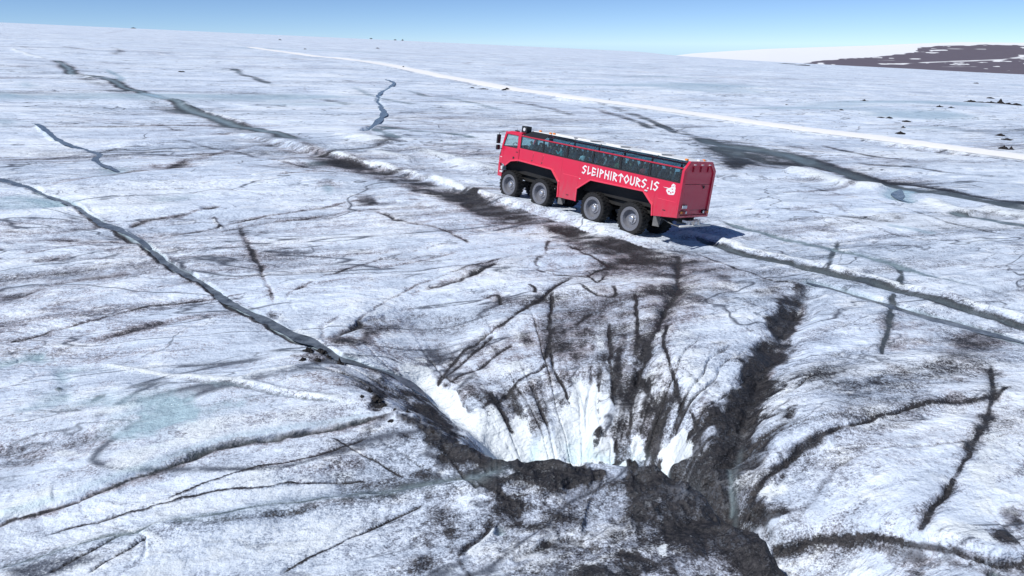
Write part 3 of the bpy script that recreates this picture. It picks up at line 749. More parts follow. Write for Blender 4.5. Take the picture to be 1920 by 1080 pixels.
for q in ([(0, 640), (140, 606), (260, 576), (380, 560), (470, 545)], [(520, 575), (560, 540), (640, 505), (760, 470), (880, 452)], [(300, 260), (420, 285), (540, 310), (640, 330)], [(640, 620), (720, 570), (800, 530), (900, 495), (1000, 470)],
          [(1300, 470), (1380, 500), (1440, 520), (1500, 528)], [(300, 940), (420, 900), (560, 865), (700, 815)],
          [(60, 1000), (220, 962), (400, 925), (560, 905), (700, 892)], [(520, 1078), (600, 1030), (700, 985), (800, 940)], [(60, 300), (160, 288), (300, 272), (460, 262)], [(120, 210), (260, 224), (380, 248)], [(1420, 420), (1560, 408), (1700, 440), (1850, 452)], [(1500, 345), (1620, 372), (1760, 408), (1900, 440)]):
    line(q, 0.06, 0.06, dirt=0.18, wd=0.14, core=0.028)
# bank right of the stream above the moulin
line([(600, 634), (630, 620), (660, 608), (700, 596), (740, 586), (790, 572)], 0.12, 0.10, dirt=0.5, wd=0.15)
patch((645, 636), 32, 11, 8, dirt=0.95, tint=1); patch((690, 628), 55, 18, -12, dirt=0.55, tint=1); patch((740, 605), 60, 12, -12, dirt=0.45)
line([(597, 632), (604, 610), (618, 600), (640, 590)], 0.12, 0.05, dirt=0.5, wd=0.14)
patch((770, 690), 46, 22, 20, clean=1.1, hard=1.5); patch((800, 715), 40, 18, 30, clean=0.8); patch((690, 590), 60, 20, -10, clean=0.3); patch((840, 600), 80, 20, -12, clean=0.3)
# dark debris zone left of the chute
patch((592, 664), 34, 18, 12, dirt=1.1, hard=1.6); patch((640, 690), 40, 10, 10, dirt=0.35, tint=1); patch((700, 720), 70, 26, 15, dirt=0.45); patch((730, 705), 34, 14, 15, dirt=0.6); patch((760, 738), 30, 10, 5, dirt=0.7)
patch((708, 748), 18, 16, 30, dirt=0.9); patch((800, 765), 45, 20, 25, dirt=0.8); patch((828, 792), 36, 18, 40, dirt=0.95); patch((848, 822), 28, 16, 45, dirt=0.9); patch((600, 715), 40, 12, 10, dirt=0.3, tint=1)
patch((800, 800), 50, 8, 32, clean=0.9); patch((840, 822), 30, 7, 38, clean=0.7); patch((730, 780), 60, 10, -10, dirt=0.45)
line([(735, 776), (780, 790), (830, 812), (862, 838), (890, 852), (930, 865), (990, 870)], 0.12, -0.06, dirt=0.7, wd=0.20)
# white ice chute
line([(770, 690), (800, 715), (830, 742), (865, 772), (905, 812), (945, 842), (985, 862)], 0.50, 0.30, clean=1.4, wc=0.55, ta=0.05, tb=0.01)
patch((930, 835), 36, 18, 35, clean=1.0); patch((975, 850), 26, 20, 0, clean=1.0)
patch((1088, 770), 52, 34, 0, clean=1.0, hard=1.6); patch((1085, 800), 46, 40, 0, clean=1.3, hard=1.8); patch((1095, 735), 34, 26, 10, clean=0.9); patch((1030, 840), 40, 18, 0, clean=0.7, wet=0.25); patch((1135, 850), 30, 20, 0, clean=0.8, wet=0.25); patch((1268, 835), 32, 26, 0, clean=1.2, hard=1.6)
patch((1195, 845), 20, 14, 0, clean=0.6, wet=0.2); patch((1305, 795), 14, 26, 10, clean=0.5)
line([(1092, 700), (1092, 760), (1090, 810), (1086, 860)], 0.30, 0.40, ta=0.25, tb=0.01)
line([(1000, 815), (1002, 845), (1004, 866)], 0.12, 0.25, wet=0.6, ww=0.14)
line([(1070, 815), (1078, 845), (1082, 866)], 0.12, 0.25, wet=0.7, ww=0.2)
line([(1150, 740), (1138, 790), (1112, 820), (1106, 862)], 0.10, -0.16, dirt=0.2, wd=0.08)
# fan of cracks and dirt on the slope that falls into the moulin
FAN = (([(1075, 512), (1040, 538), (1010, 560), (985, 573), (950, 597), (910, 625), (870, 655), (835, 690), (808, 722)], 0.07, 0.14, 0.6), ([(960, 640), (925, 662), (900, 680), (870, 700), (842, 716)], 0.05, 0.10, 0.7),
       ([(1030, 682), (995, 704), (955, 728), (920, 752), (895, 762)], 0.06, 0.12, 0.8), ([(1034, 640), (1038, 690), (1054, 722), (1072, 752)], 0.05, 0.10, 0.3), ([(1138, 600), (1142, 650), (1144, 700), (1149, 735), (1150, 770)], 0.05, 0.12, 0.7),
       ([(1190, 548), (1192, 590), (1194, 625), (1200, 652)], 0.05, 0.10, 0.6), ([(1272, 470), (1272, 530), (1262, 560), (1245, 588), (1226, 622), (1213, 650), (1206, 680), (1197, 712), (1187, 745), (1180, 790), (1178, 830)], 0.12, 0.34, 0.8),
       ([(1250, 598), (1246, 625), (1248, 650), (1258, 680), (1265, 715), (1268, 742), (1280, 770)], 0.06, 0.14, 0.6), ([(1205, 700), (1215, 735), (1228, 765), (1232, 800), (1228, 850)], 0.08, 0.2, 0.7), ([(1295, 755), (1306, 785), (1316, 810), (1320, 850)], 0.07, 0.22, 0.5),
       ([(1040, 540), (1032, 590), (1030, 640), (1020, 680)], 0.06, 0.06, 0.35), ([(800, 720), (850, 690), (890, 655), (930, 620)], 0.05, 0.05, 0.35), ([(1000, 500), (1040, 510), (1080, 514), (1105, 516)], 0.05, 0.06, 0.4),
       ([(1135, 510), (1120, 530), (1105, 512), (1130, 500), (1150, 490)], 0.04, 0.05, 0.4), ([(1085, 530), (1110, 545), (1150, 555), (1152, 535)], 0.04, 0.05, 0.35), ([(1030, 448), (1025, 470), (1005, 490), (1020, 500)], 0.04, 0.05, 0.4),
       ([(1060, 458), (1100, 475), (1140, 492), (1160, 500)], 0.05, 0.08, 0.5), ([(990, 530), (1000, 540), (1000, 548)], 0.06, 0.08, 0.8), ([(1110, 585), (1095, 592), (1080, 605)], 0.05, 0.06, 0.6), ([(900, 560), (930, 552), (940, 570)], 0.1, 0.03, 0.4))
for q, w, dp, s in FAN:
    line(q, w, dp, dirt=s * 0.4, wd=w * 1.6, ta=0.15, tb=0.08, sharp=True, core=0.022 + 0.02 * s)
    line(q, w * 3, dp * 0.5, dirt=0.30 * s, wd=w * 5, ta=0.2, tb=0.05)
for c, rx, ry, a, s in (((1000, 735), 60, 36, -35, 0.75), ((960, 775), 50, 40, 20, 0.85), ((1000, 800), 26, 40, -10, 0.8), ((1060, 650), 40, 50, 0, 0.35), ((1090, 680), 60, 50, 0, 0.40), ((1000, 640), 70, 40, -35, 0.35), ((1165, 690), 22, 55, 5, 0.85),
                        ((1180, 740), 26, 60, 15, 0.9), ((1165, 800), 20, 40, 10, 0.8), ((1145, 820), 18, 20, 0, 0.5), ((1195, 650), 20, 30, 0, 0.5), ((1235, 760), 25, 30, 20, 0.6), ((1210, 790), 16, 40, 0, 0.7), ((1240, 700), 20, 40, 0, 0.4), ((1240, 520), 70, 30, 0, 0.2),
                        ((1170, 530), 40, 25, 0, 0.15), ((930, 560), 40, 12, 5, 0.5), ((880, 510), 60, 20, -20, 0.35), ((830, 535), 45, 16, -15, 0.45), ((1255, 640), 12, 60, 0, 0.3), ((1290, 810), 30, 22, 0, 0.4), ((1320, 740), 22, 30, 10, 0.5), ((1225, 830), 12, 30, 0, 0.8), ((870, 740), 40, 18, -30, 0.35), ((1300, 560), 40, 25, 0, 0.2), ((1450, 540), 50, 30, 20, 0.45)):
    patch(c, rx, ry, a, dirt=0.72 * s, tint=0.5)
for c, rx, ry, a, s in (((1280, 640), 55, 70, 0, 0.30), ((960, 690), 40, 16, -30, 0.4), ((1125, 620), 30, 30, 0, 0.35), ((1060, 610), 20, 50, 0, 0.15), ((1205, 600), 22, 30, 0, 0.3), ((940, 510), 40, 18, -15, 0.3), ((1125, 655), 14, 22, 0, 0.7), ((990, 700), 20, 12, -20, 0.5), ((1300, 700), 35, 40, 0, 0.25)):
    patch(c, rx, ry, a, clean=s)
# deep dirty gully on the right of the moulin
GULLY = [(1522, 528), (1504, 560), (1484, 596), (1458, 638), (1432, 688), (1408, 738), (1388, 790), (1376, 840), (1370, 885), (1373, 935), (1380, 990)]
line(GULLY, 0.75, 0.55, ta=0.12, tb=0.02)
line(GULLY, 0.16, 0.40, dirt=0.3, wd=0.3, ta=0.05, tb=0.02)
line(GULLY, 0.55, 0.15, off=0.0, dirt=0.0, ta=0.1)
for c, rx, ry, a, s in (((1470, 590), 26, 34, 35, 1.0), ((1440, 640), 36, 42, 35, 1.3), ((1412, 690), 38, 44, 30, 1.35), ((1390, 745), 36, 46, 25, 1.4), ((1370, 800), 32, 44, 15, 1.35), ((1352, 850), 22, 36, 10, 1.0), ((1500, 545), 14, 20, 30, 0.6)):
    patch(c, rx, ry, a, dirt=s, hard=1.3)
line([(1500, 530), (1494, 560), (1480, 590), (1465, 615)], 0.10, -0.05, clean=0.25, wc=0.1)
line([(1512, 556), (1490, 600), (1462, 645), (1438, 690), (1415, 738), (1396, 788), (1384, 838)], 0.12, -0.02, dirt=0.35, wd=0.16, tint=1)
line([(1392, 800), (1384, 850), (1384, 900), (1382, 950), (1378, 985)], 0.08, -0.03, clean=0.5, wc=0.08, wet=0.1)
line([(1372, 840), (1374, 880), (1378, 930)], 0.07, 0.05, wet=0.3, clean=0.35)
line([(1502, 756), (1475, 785), (1448, 812), (1422, 846), (1404, 875), (1388, 905)], 0.22, 0.30, dirt=0.75, wd=0.24, ta=0.2)
line([(1408, 738), (1402, 780), (1394, 830)], 0.2, 0.08, dirt=0.55, wd=0.2)
line([(1440, 790), (1420, 830), (1400, 860)], 0.2, 0.0, dirt=0.4, wd=0.3)
G3 = [(1900, 722), (1856, 736), (1820, 745), (1760, 749), (1700, 759), (1650, 772), (1600, 791), (1550, 812), (1510, 832), (1470, 858), (1440, 885), (1416, 912), (1396, 950)]
line(G3, 0.05, 0.18, dirt=0.4, wd=0.10, ta=0.05, sharp=True, core=0.04)
line(G3, 0.35, 0.0, step=0.14, stepw=1.2, dirt=0.22, wd=0.4, sided=1, ta=0.2)
line(G3[7:], 0.14, 0.10, dirt=0.6, wd=0.20)
line([(1855, 680), (1860, 710), (1857, 745), (1845, 790), (1830, 825), (1808, 858), (1785, 905), (1760, 940), (1740, 970), (1730, 1003)], 0.12, 0.24, dirt=0.6, wd=0.20, ta=0.1, tb=0.02, core=0.05)
line([(1790, 900), (1765, 935), (1735, 985)], 0.16, 0.08, dirt=0.4, wd=0.2)
patch((1690, 640), 60, 40, 0, dirt=0.25, tint=1); patch((1800, 660), 70, 40, 10, dirt=0.35, tint=1); patch((1850, 640), 60, 25, 15, dirt=0.25, tint=0.8); patch((1660, 600), 16, 24, 0, dirt=0.3)
patch((1860, 820), 50, 90, 20, clean=0.75); patch((1830, 1000), 60, 14, 5, clean=1.0); patch((1760, 985), 40, 12, -5, clean=0.7); patch((1560, 890), 110, 40, -8, clean=0.35); patch((1450, 910), 40, 18, -10, clean=0.8); patch((1640, 930), 80, 25, -5, clean=0.3)
patch((1900, 960), 34, 52, 10, dirt=0.75); patch((1885, 1005), 34, 24, 0, dirt=0.5)
G5 = [(1440, 1018), (1480, 1012), (1530, 1001), (1580, 997), (1630, 993), (1680, 1000), (1730, 1010), (1790, 1017), (1850, 1030), (1930, 1040)]
line(G5, 0.05, 0.06, core=0.035)
line(G5, 0.12, 0.06, step=-0.20, stepw=0.9, dirt=0.50, wd=0.26, sided=1, ta=0.03, tb=0.01)
for c, rx, ry, a in (((1670, 1012), 40, 12, 8), ((1720, 1025), 40, 18, 8), ((1800, 1035), 55, 12, 8), ((1725, 1060), 16, 26, 0), ((1690, 1035), 24, 22, 20), ((1895, 1060), 30, 16, 5), ((1590, 1002), 50, 6, 3)):
    patch(c, rx, ry, a, dirt=0.42)
patch((1550, 1045), 70, 22, 5, clean=0.5); patch((1760, 1040), 18, 10, 0, clean=0.6)
line([(1710, 1012), (1706, 1035), (1700, 1075)], 0.04, -0.02, clean=0.3, wc=0.05)
line([(1870, 1040), (1860, 1055), (1850, 1068)], 0.05, 0.06, dirt=0.4, wet=0.5)
# near lip of the moulin: a crest buried in black grit
LIP = [(880, 856), (930, 866), (985, 869), (1040, 866), (1100, 868), (1150, 872), (1210, 882), (1262, 885), (1310, 898), (1345, 930), (1372, 985), (1420, 1030), (1470, 1075), (1500, 1110)]
line(LIP[2:], 0.30, -0.10, dirt=1.0, wd=0.42, ta=0.08, tb=0.01)
line(LIP[6:], 0.6, 0.0, dirt=0.5, wd=0.6, tb=0.01)
for c, rx, ry, h in (((1030, 864), 36, 8, 0.12), ((1168, 870), 26, 10, 0.30), ((1256, 876), 28, 12, 0.44), ((1312, 892), 20, 14, 0.26), ((1120, 872), 12, 8, 0.10)):
    W = U([c, (c[0] + rx, c[1])]); wx = abs(W[1][0] - W[0][0])
    i0, i1, j0, j1 = block(W[:1], wx * 3)
    x = WX[i0:i1, j0:j1] - W[0][0]; y = WY[i0:i1, j0:j1] - W[0][1] + 0.30
    f = np.clip(1.25 - np.hypot(x / wx, y / (wx * 0.8)), 0, 1)
    H[i0:i1, j0:j1] += h * f; DIRT[i0:i1, j0:j1] += 0.9 * sstep(f, 0, 0.3)
for c, rx, ry, a, s in (((1010, 905), 60, 22, 0, 0.75), ((965, 950), 40, 32, 0, 1.1), ((1050, 965), 36, 18, 5, 0.95), ((1080, 890), 60, 14, 5, 0.7), ((1215, 925), 36, 26, 10, 0.65), ((1290, 930), 50, 34, 20, 0.8), ((1260, 985), 30, 44, 0, 0.75), ((1310, 985), 34, 38, 15, 0.65), ((1350, 960), 26, 36, 20, 0.6),
                        ((1200, 1060), 70, 20, -4, 0.9), ((1120, 1075), 60, 16, 0, 0.9), ((1380, 1045), 60, 18, 30, 0.45), ((1440, 1040), 34, 26, 30, 0.8), ((930, 905), 50, 14, 0, 0.6), ((830, 960), 34, 26, 20, 0.55), ((845, 1000), 24, 18, 30, 0.6), ((780, 1050), 50, 25, -15, 0.4), ((760, 905), 24, 10, 0, 0.6), ((790, 885), 30, 14, 10, 0.4), ((1040, 1020), 34, 14, 0, 0.4),
                        ((1000, 985), 50, 12, 5, 0.8), ((1170, 1035), 36, 10, 10, 0.6), ((690, 900), 80, 12, -10, 0.25), ((1430, 960), 30, 14, -20, 0.6), ((1415, 935), 20, 18, 0, 0.8), ((1470, 955), 30, 8, -15, 0.7)):
    patch(c, rx, ry, a, dirt=s)
for c, rx, ry, a, s in (((1110, 965), 40, 40, 0, 0.18), ((1000, 1050), 70, 26, -10, 0.35), ((1245, 1030), 11, 18, 0, 1.0), ((1240, 968), 12, 8, 0, 0.9), ((1291, 1005), 7, 18, 5, 0.9), ((1330, 1060), 30, 16, 0, 0.35), ((825, 880), 26, 12, -5, 0.4), ((905, 1030), 34, 12, -15, 0.25), ((600, 1000), 160, 50, -5, 0.12), ((1420, 1050), 16, 26, -40, 0.4), ((640, 890), 50, 14, -10, 0.3), ((480, 905), 60, 14, -12, 0.25)):
    patch(c, rx, ry, a, clean=s)
line([(1130, 880), (1122, 910), (1105, 940), (1094, 975), (1090, 1000)], 0.05, -0.06, dirt=0.3, wd=0.05)
line([(880, 890), (905, 905), (940, 925), (965, 935)], 0.05, 0.10, dirt=0.6, wd=0.08)
line([(925, 975), (905, 1000), (880, 1022), (862, 1045)], 0.05, 0.10, dirt=0.7, wd=0.06); line([(920, 985), (900, 1010), (875, 1035)], 0.04, -0.03, off=-0.08, clean=0.6, wc=0.05)
line([(862, 1045), (875, 1065), (890, 1085)], 0.05, 0.08, dirt=0.5, wd=0.06)
line([(960, 1045), (1000, 1025), (1030, 1010), (1080, 1005), (1130, 1030)], 0.10, 0.08, dirt=0.45, wd=0.10)
line([(850, 890), (870, 900), (895, 915)], 0.05, 0.06, dirt=0.5, wd=0.06)
for c, rx, ry, a_, s_ in (((1150, 905), 60, 20, 5, 0.75), ((1190, 950), 40, 40, 10, 0.6), ((1110, 888), 80, 12, 4, 0.8), ((1060, 920), 50, 22, 0, 0.45), ((1160, 1000), 30, 30, 0, 0.4)):
    patch(c, rx, ry, a_, dirt=s_)
patch((935, 994), 9, 7, 0, wet=0.6, dh=-0.18, hard=2); patch((1420, 940), 12, 14, 0, dirt=0.9, dh=-0.3, hard=2)
# lumpy relief where grit lies thick
H += np.clip(DIRT - 0.75, 0, 0.7) * (octave(0.9, 0.12, 75) + octave(0.5, 0.09, 70) + octave(0.24, 0.06, 71) + octave(0.12, 0.03, 72)) * (1 - BUSM)
def ridged(wl_, seed):
    return np.clip(wl_ / (2.2 * DR) - 0.5, 0, 1) * (0.35 - np.abs(vnoise(WX / wl_, WY / wl_, seed)))
_lips = np.abs(Y0 - np.interp(X0, RX, RY)) - 1.5
_gm = np.clip(DIRT - 0.70, 0, 0.6) * (1 - BUSM) * (1 - sstep(R2, 30, 45))
H += _gm * (0.30 * ridged(0.8, 76) + 0.16 * ridged(0.36, 77) + 0.08 * ridged(0.16, 78)) * (0.4 + 0.9 * (_gl := sstep(-_lips, -1.2, 1.5)))
# steep walls of the moulin: fluted ice
_sx = Y0 - np.interp(X0, RX, RY)
WALL = sstep(_sx, 0.3, 1.2) * (1 - sstep(_sx, 5.0, 8.0)) * sstep(X0, -2.0, 0.0) * (1 - sstep(X0, 5.6, 7.0))
H += WALL * (octave(0.9, 0.16, 73, 0, 0.7) + octave(0.42, 0.06, 74))
# rills radiating from the moulin
_fx = X0 - 2.4; _fy = Y0 - 17.2; _fr = np.hypot(_fx, _fy); _fa = np.arctan2(_fx, _fy)
_fm = sstep(_fr, 1.5, 3.0) * (1 - sstep(_fr, 8.5, 14.0)) * (1 - sstep(np.abs(_fa), 1.25, 1.6)) * sstep(_sx, 0.5, 2.0)
def rill(n, seed, thr):
    v = vnoise(_fa * n + 0.25 * vnoise(_fr / 1.4, _fa * 3, seed + 3), _fr * 0.12, seed)
    return np.exp(-(v / thr) ** 2) * np.clip(0.5 + vnoise(_fa * n * 0.7, _fr * 0.35, seed + 1), 0, 1)
_r1 = rill(11, 120, 0.06) * _fm; _r2 = rill(24, 124, 0.07) * _fm * (1 - sstep(_fr, 6.0, 9.0))
H -= 0.16 * _r1 + 0.08 * _r2
H += 0.16 * _fm * (1 - sstep(_fr, 6, 10)) * vnoise(_fa * 7, _fr * 0.15, 128)
DIRT += 0.6 * _r1 + 0.4 * _r2
DIRT *= 1 + 0.32 * _fm * sstep(DIRT, 0.45, 0.8) * (vnoise(_fa * 26, _fr * 0.5, 134) + 0.6 * vnoise(_fa * 60, _fr * 1.1, 135))
# bare washed ice down in the pit
_pit = -np.interp(_sx, _s, PIT) * sstep(X0, -1.5, 0.7) * (1 - sstep(X0, 4.9, 5.8))
_ic = sstep(_pit + 0.45 * vnoise(_fa * 9, _fr * 0.5, 130) + 0.25 * vnoise(_fa * 22, _fr * 0.9, 131), 0.95, 1.7) * sstep(_sx, 2.0, 2.8)
CLEAN += 1.3 * _ic; DIRT *= 1 - 0.85 * _ic; WET += 0.8 * sstep(_pit + 0.2 * vnoise(_fa * 12, _fr, 132), 1.0, 1.7) * _ic
wash([(745, 682), (775, 698), (805, 722), (835, 746), (868, 774), (905, 806), (945, 838), (985, 862)], [0.30, 0.60, 0.50, 0.50, 0.60, 0.65, 0.7, 0.7], 1.9, 0.35, 0.10)
wash([(1098, 712), (1094, 740), (1090, 775), (1088, 810), (1088, 845), (1086, 866)], [0.30, 0.55, 0.66, 0.5, 0.45, 0.5], 1.9, 0.6, 0.12, 0.12)
wash([(1030, 812), (1034, 835), (1036, 864)], [0.25, 0.45, 0.55], 0.9, 0.7, 0.05, 0.25)
wash([(1140, 812), (1136, 840), (1132, 866)], [0.2, 0.35, 0.45], 0.9, 0.7, 0.0, 0.25)
wash([(1272, 796), (1268, 825), (1262, 852), (1258, 872)], [0.2, 0.36, 0.34, 0.3], 1.7, 0.25, 0.05, 0.2)
wash([(1192, 800), (1196, 830), (1198, 858)], [0.12, 0.2, 0.22], 0.8, 0.3, 0.05, 0.25)
DIRT = np.where(BUSM > 0.3, np.minimum(DIRT, 0.55), DIRT)

# ------------------------------------------------------------------ write the glacier mesh
def grid_mesh(name, X, Y, Z):
    nr, nc = X.shape
    me = bpy.data.meshes.new(name)
    co = np.stack([X, Y, Z], -1).reshape(-1, 3).astype(np.float32)
    me.vertices.add(len(co)); me.vertices.foreach_set('co', co.ravel())
    idx = np.arange(nr * nc, dtype=np.int32).reshape(nr, nc)
    q = np.stack([idx[:-1, :-1], idx[1:, :-1], idx[1:, 1:], idx[:-1, 1:]], -1).reshape(-1, 4)
    # polar grid: this order faces down, so turn it
    q = q[:, ::-1]
    nf = len(q)
    me.loops.add(nf * 4); me.loops.foreach_set('vertex_index', q.ravel())
    me.polygons.add(nf)
    me.polygons.foreach_set('loop_start', np.arange(0, nf * 4, 4, dtype=np.int32))
    me.polygons.foreach_set('loop_total', np.full(nf, 4, dtype=np.int32))
    me.polygons.foreach_set('use_smooth', np.ones(nf, dtype=bool))
    me.update(); me.validate()
    if me.polygons[0].normal.z < 0: me.flip_normals()
    return me

gm = grid_mesh('glacier', X0, Y0, H)
for nm, A in (('dirt', DIRT), ('clean', CLEAN), ('wet', WET), ('tint', TINT)):
    at = gm.attributes.new(nm, 'FLOAT', 'POINT')
    at.data.foreach_set('value', np.clip(A, 0, 2.0 if nm == 'clean' else 1.42).astype(np.float32).ravel())
glacier = link('glacier', gm, M['glacier'])
tag(glacier, 'dirty white glacier surface cut by cracks and meltwater channels', None, None, 'structure')

def height_at(x, y):
    """height of the finished glacier surface"""
    r = math.hypot(x, y); t = math.atan2(x, y)
    i = min(max(np.searchsorted(RR, r) - 1, 0), NR - 2); j = min(max(np.searchsorted(TH, t) - 1, 0), NC - 2)
    a = (r - RR[i]) / (RR[i + 1] - RR[i]); b = (t - TH[j]) / (TH[j + 1] - TH[j])
    return float((H[i, j] * (1 - b) + H[i, j + 1] * b) * (1 - a) + (H[i + 1, j] * (1 - b) + H[i + 1, j + 1] * b) * a)

# ------------------------------------------------------------------ meltwater lying in the channels
def ribbon(name, P, w, zf, mat, lift=0.0, nw=5, wob=0.0, seed=0, taper_end=0.0):
    n = len(P)
    T = np.gradient(P, axis=0); T /= np.linalg.norm(T, axis=1)[:, None] + 1e-9
    Nn = np.stack([T[:, 1], -T[:, 0]], 1)
    L = np.concatenate([[0], np.cumsum(np.hypot(*np.diff(P, axis=0).T))])
    vs, fs = [], []
    for i in range(n):
        ww = w * (1 + wob * vnoise(np.array([L[i] / (w * 4)]), np.array([seed * 7.3]), 80)[0])
        ww *= taper_end * min(1.0, L[i] / (w * 5) + 0.03, (L[-1] - L[i]) / (w * 5) + 0.03) + (1 - taper_end)
        for k in range(nw):
            q = P[i] + Nn[i] * ww * (2 * k / (nw - 1) - 1)
            vs.append((q[0], q[1], zf(q[0], q[1], abs(2 * k / (nw - 1) - 1)) + lift))
    for i in range(n - 1):
        for k in range(nw - 1):
            a = i * nw + k
            fs.append((a, a + nw, a + nw + 1, a + 1))
    me = bpy.data.meshes.new(name); me.from_pydata(vs, [], fs); me.update()
    for p in me.polygons: p.use_smooth = True
    if me.polygons[0].normal.z < 0: me.flip_normals()
    return link(name, me, mat)

WATER_LABELS = {'main': ('meltwater_stream', 'blue grey meltwater stream running from the left edge into the moulin'),
                'side': ('meltwater_stream', 'pale meltwater rivulet at the far left joining the larger stream'),
                'far': ('meltwater_stream', 'small winding meltwater stream on the slope ahead of the red bus'),
                'rut': ('rut_water', 'long strip of meltwater standing in the wheel rut at right'),
                'pond': ('meltwater_pond', 'little grey pond between white snow lumps at right')}
for ci, (nm, P, w, dep) in enumerate(CHANNELS):
    def zf(x, y, e, dep=dep, nm=nm):
        return float(coarse(np.array([x]), np.array([y]))[0]) - dep * (0.80 if nm == 'rut' else 0.62)
    nmo, lab = WATER_LABELS[nm]
    o = ribbon(nmo, spline(P, 3), w * 1.75, zf, M['water'], 0.0, 5, 0.45, ci, 1.0)
    tag(o, lab, None, None, 'structure')

# packed snow road laid over the levelled strip
def road_z(x, y, e):
    return height_at(x, y) + 0.10 - 0.05 * e
RD = []
for a, b in zip(ROAD, ROAD[1:]):
    m = max(1, int(np.hypot(*(b - a)) / 4.0))
    for k in range(min(m, 12)): RD.append(a + (b - a) * k / min(m, 12))
RD.append(ROAD[-1])
road = ribbon('snow_road', np.array(RD), 3.3, road_z, M['road'], 0.0, 9, 0.10, 3)
tag(road, 'straight white packed snow road crossing the glacier behind the red bus', None, None, 'structure')

# ------------------------------------------------------------------ distant mountain with snow fields
def mountain():
    cols = np.linspace(1180, 2500, 420); rows = np.linspace(0, 1, 90)
    top = np.interp(cols, [1180, 1250, 1300, 1370, 1440, 1560, 1640, 1720, 1800, 1920, 2100, 2500], [113, 106, 100, 95.5, 91.5, 87.5, 85, 81.5, 79, 80, 78, 91])
    bot = np.interp(cols, [1180, 1440, 1540, 1640, 1800, 1920, 2500], [113, 116, 121, 128, 136, 141, 170])
    X = np.zeros((92, 420)); Y = X.copy(); Z = X.copy(); RK = X.copy()
    for i, v in enumerate(rows):
        py = bot + (top - bot) * v
        u = (cols - 960) / FPX; w_ = (540 - py) / FPX
        dx, dy, dz = u, cp + w_ * sp, -sp + w_ * cp
        hd = np.hypot(dx, dy)
        r = 3300 + 3600 * v ** 1.25
        X[i] = dx / hd * r; Y[i] = dy / hd * r; Z[i] = CAM_H + dz / hd * r
        # bare rock below the snow line, broken by drifts
        edge = np.interp(cols, [1500, 1545, 1580, 1640, 1690, 1715, 1722, 1760, 1850, 1920, 2100, 2500], [120, 112.5, 110.5, 107, 101, 98, 89, 86, 84, 85, 82, 96])
        n = vnoise(cols / 26, py / 2.3, 90) * 0.55 + vnoise(cols / 11, py / 1.3, 91) * 0.35
        rk = sstep(py - edge + n * 2.2, -0.5, 0.6)
        dr1 = np.exp(-((py - np.interp(cols, [1660, 1760, 1880, 1920, 2200], [120.5, 116, 112, 106, 98])) / np.interp(cols, [1660, 1880, 1920], [0.8, 1.1, 2.6])) ** 2) * (cols > 1650)
        dr2 = sstep(n + 0.55 * vnoise(cols / 60, py / 5.0, 92), 0.46, 0.66)
        dr3 = np.exp(-((py - 91.5 - (cols - 1780) * 0.01) / 0.9) ** 2) * (cols > 1745) * (cols < 1850)
        dr4 = np.exp(-((py - 125) / 1.0) ** 2) * (np.abs(cols - 1800) < 36) + np.exp(-((py - 113) / 0.6) ** 2) * (np.abs(cols - 1665) < 20)
        RK[i] = rk * (1 - np.clip((dr1 + 0.6 * dr3 + 0.5 * dr4) * np.clip(0.75 + n, 0, 1) + dr2, 0, 1))
    for e, (k, dz) in enumerate(((1.12, -120), (1.6, -700))):
        X[90 + e] = X[89] * k; Y[90 + e] = Y[89] * k; Z[90 + e] = Z[89] + dz
    Z[0] -= 60
    me = grid_mesh('mountain', X, Y, Z)
    at = me.attributes.new('rock', 'FLOAT', 'POINT'); at.data.foreach_set('value', RK.astype(np.float32).ravel())
    m, nd, lk, b = new_mat('mountain_rock_and_snow')
    geo = N(nd, "ShaderNodeNewGeometry"); a = N(nd, "ShaderNodeAttribute"); a.attribute_name = 'rock'
    n = N(nd, "ShaderNodeTexNoise"); n.inputs["Scale"].default_value = 0.02; n.inputs["Detail"].default_value = 10
    lk.new(geo.outputs["Position"], n.inputs["Vector"])
    rk = N(nd, "ShaderNodeMix", data_type='RGBA'); rk.inputs["A"].default_value = (0.100, 0.086, 0.112, 1); rk.inputs["B"].default_value = (0.135, 0.115, 0.142, 1); lk.new(n.outputs["Fac"], rk.inputs["Factor"])  # rock tones with a bluish tint of distance haze mixed into the colour
    mx = N(nd, "ShaderNodeMix", data_type='RGBA'); mx.inputs["A"].default_value = (0.80, 0.82, 0.85, 1); lk.new(rk.outputs["Result"], mx.inputs["B"])
    ss = N(nd, "ShaderNodeMapRange"); ss.inputs[1].default_value = 0.2; ss.inputs[2].default_value = 0.8; lk.new(a.outputs["Fac"], ss.inputs[0]); lk.new(ss.outputs[0], mx.inputs["Factor"])
    lk.new(mx.outputs["Result"], b.inputs["Base Color"]); b.inputs["Roughness"].default_value = 0.9
    o = link('mountain', me, m)
    tag(o, 'low purple brown mountain with snow fields on the right horizon', None, None, 'structure')
mountain()

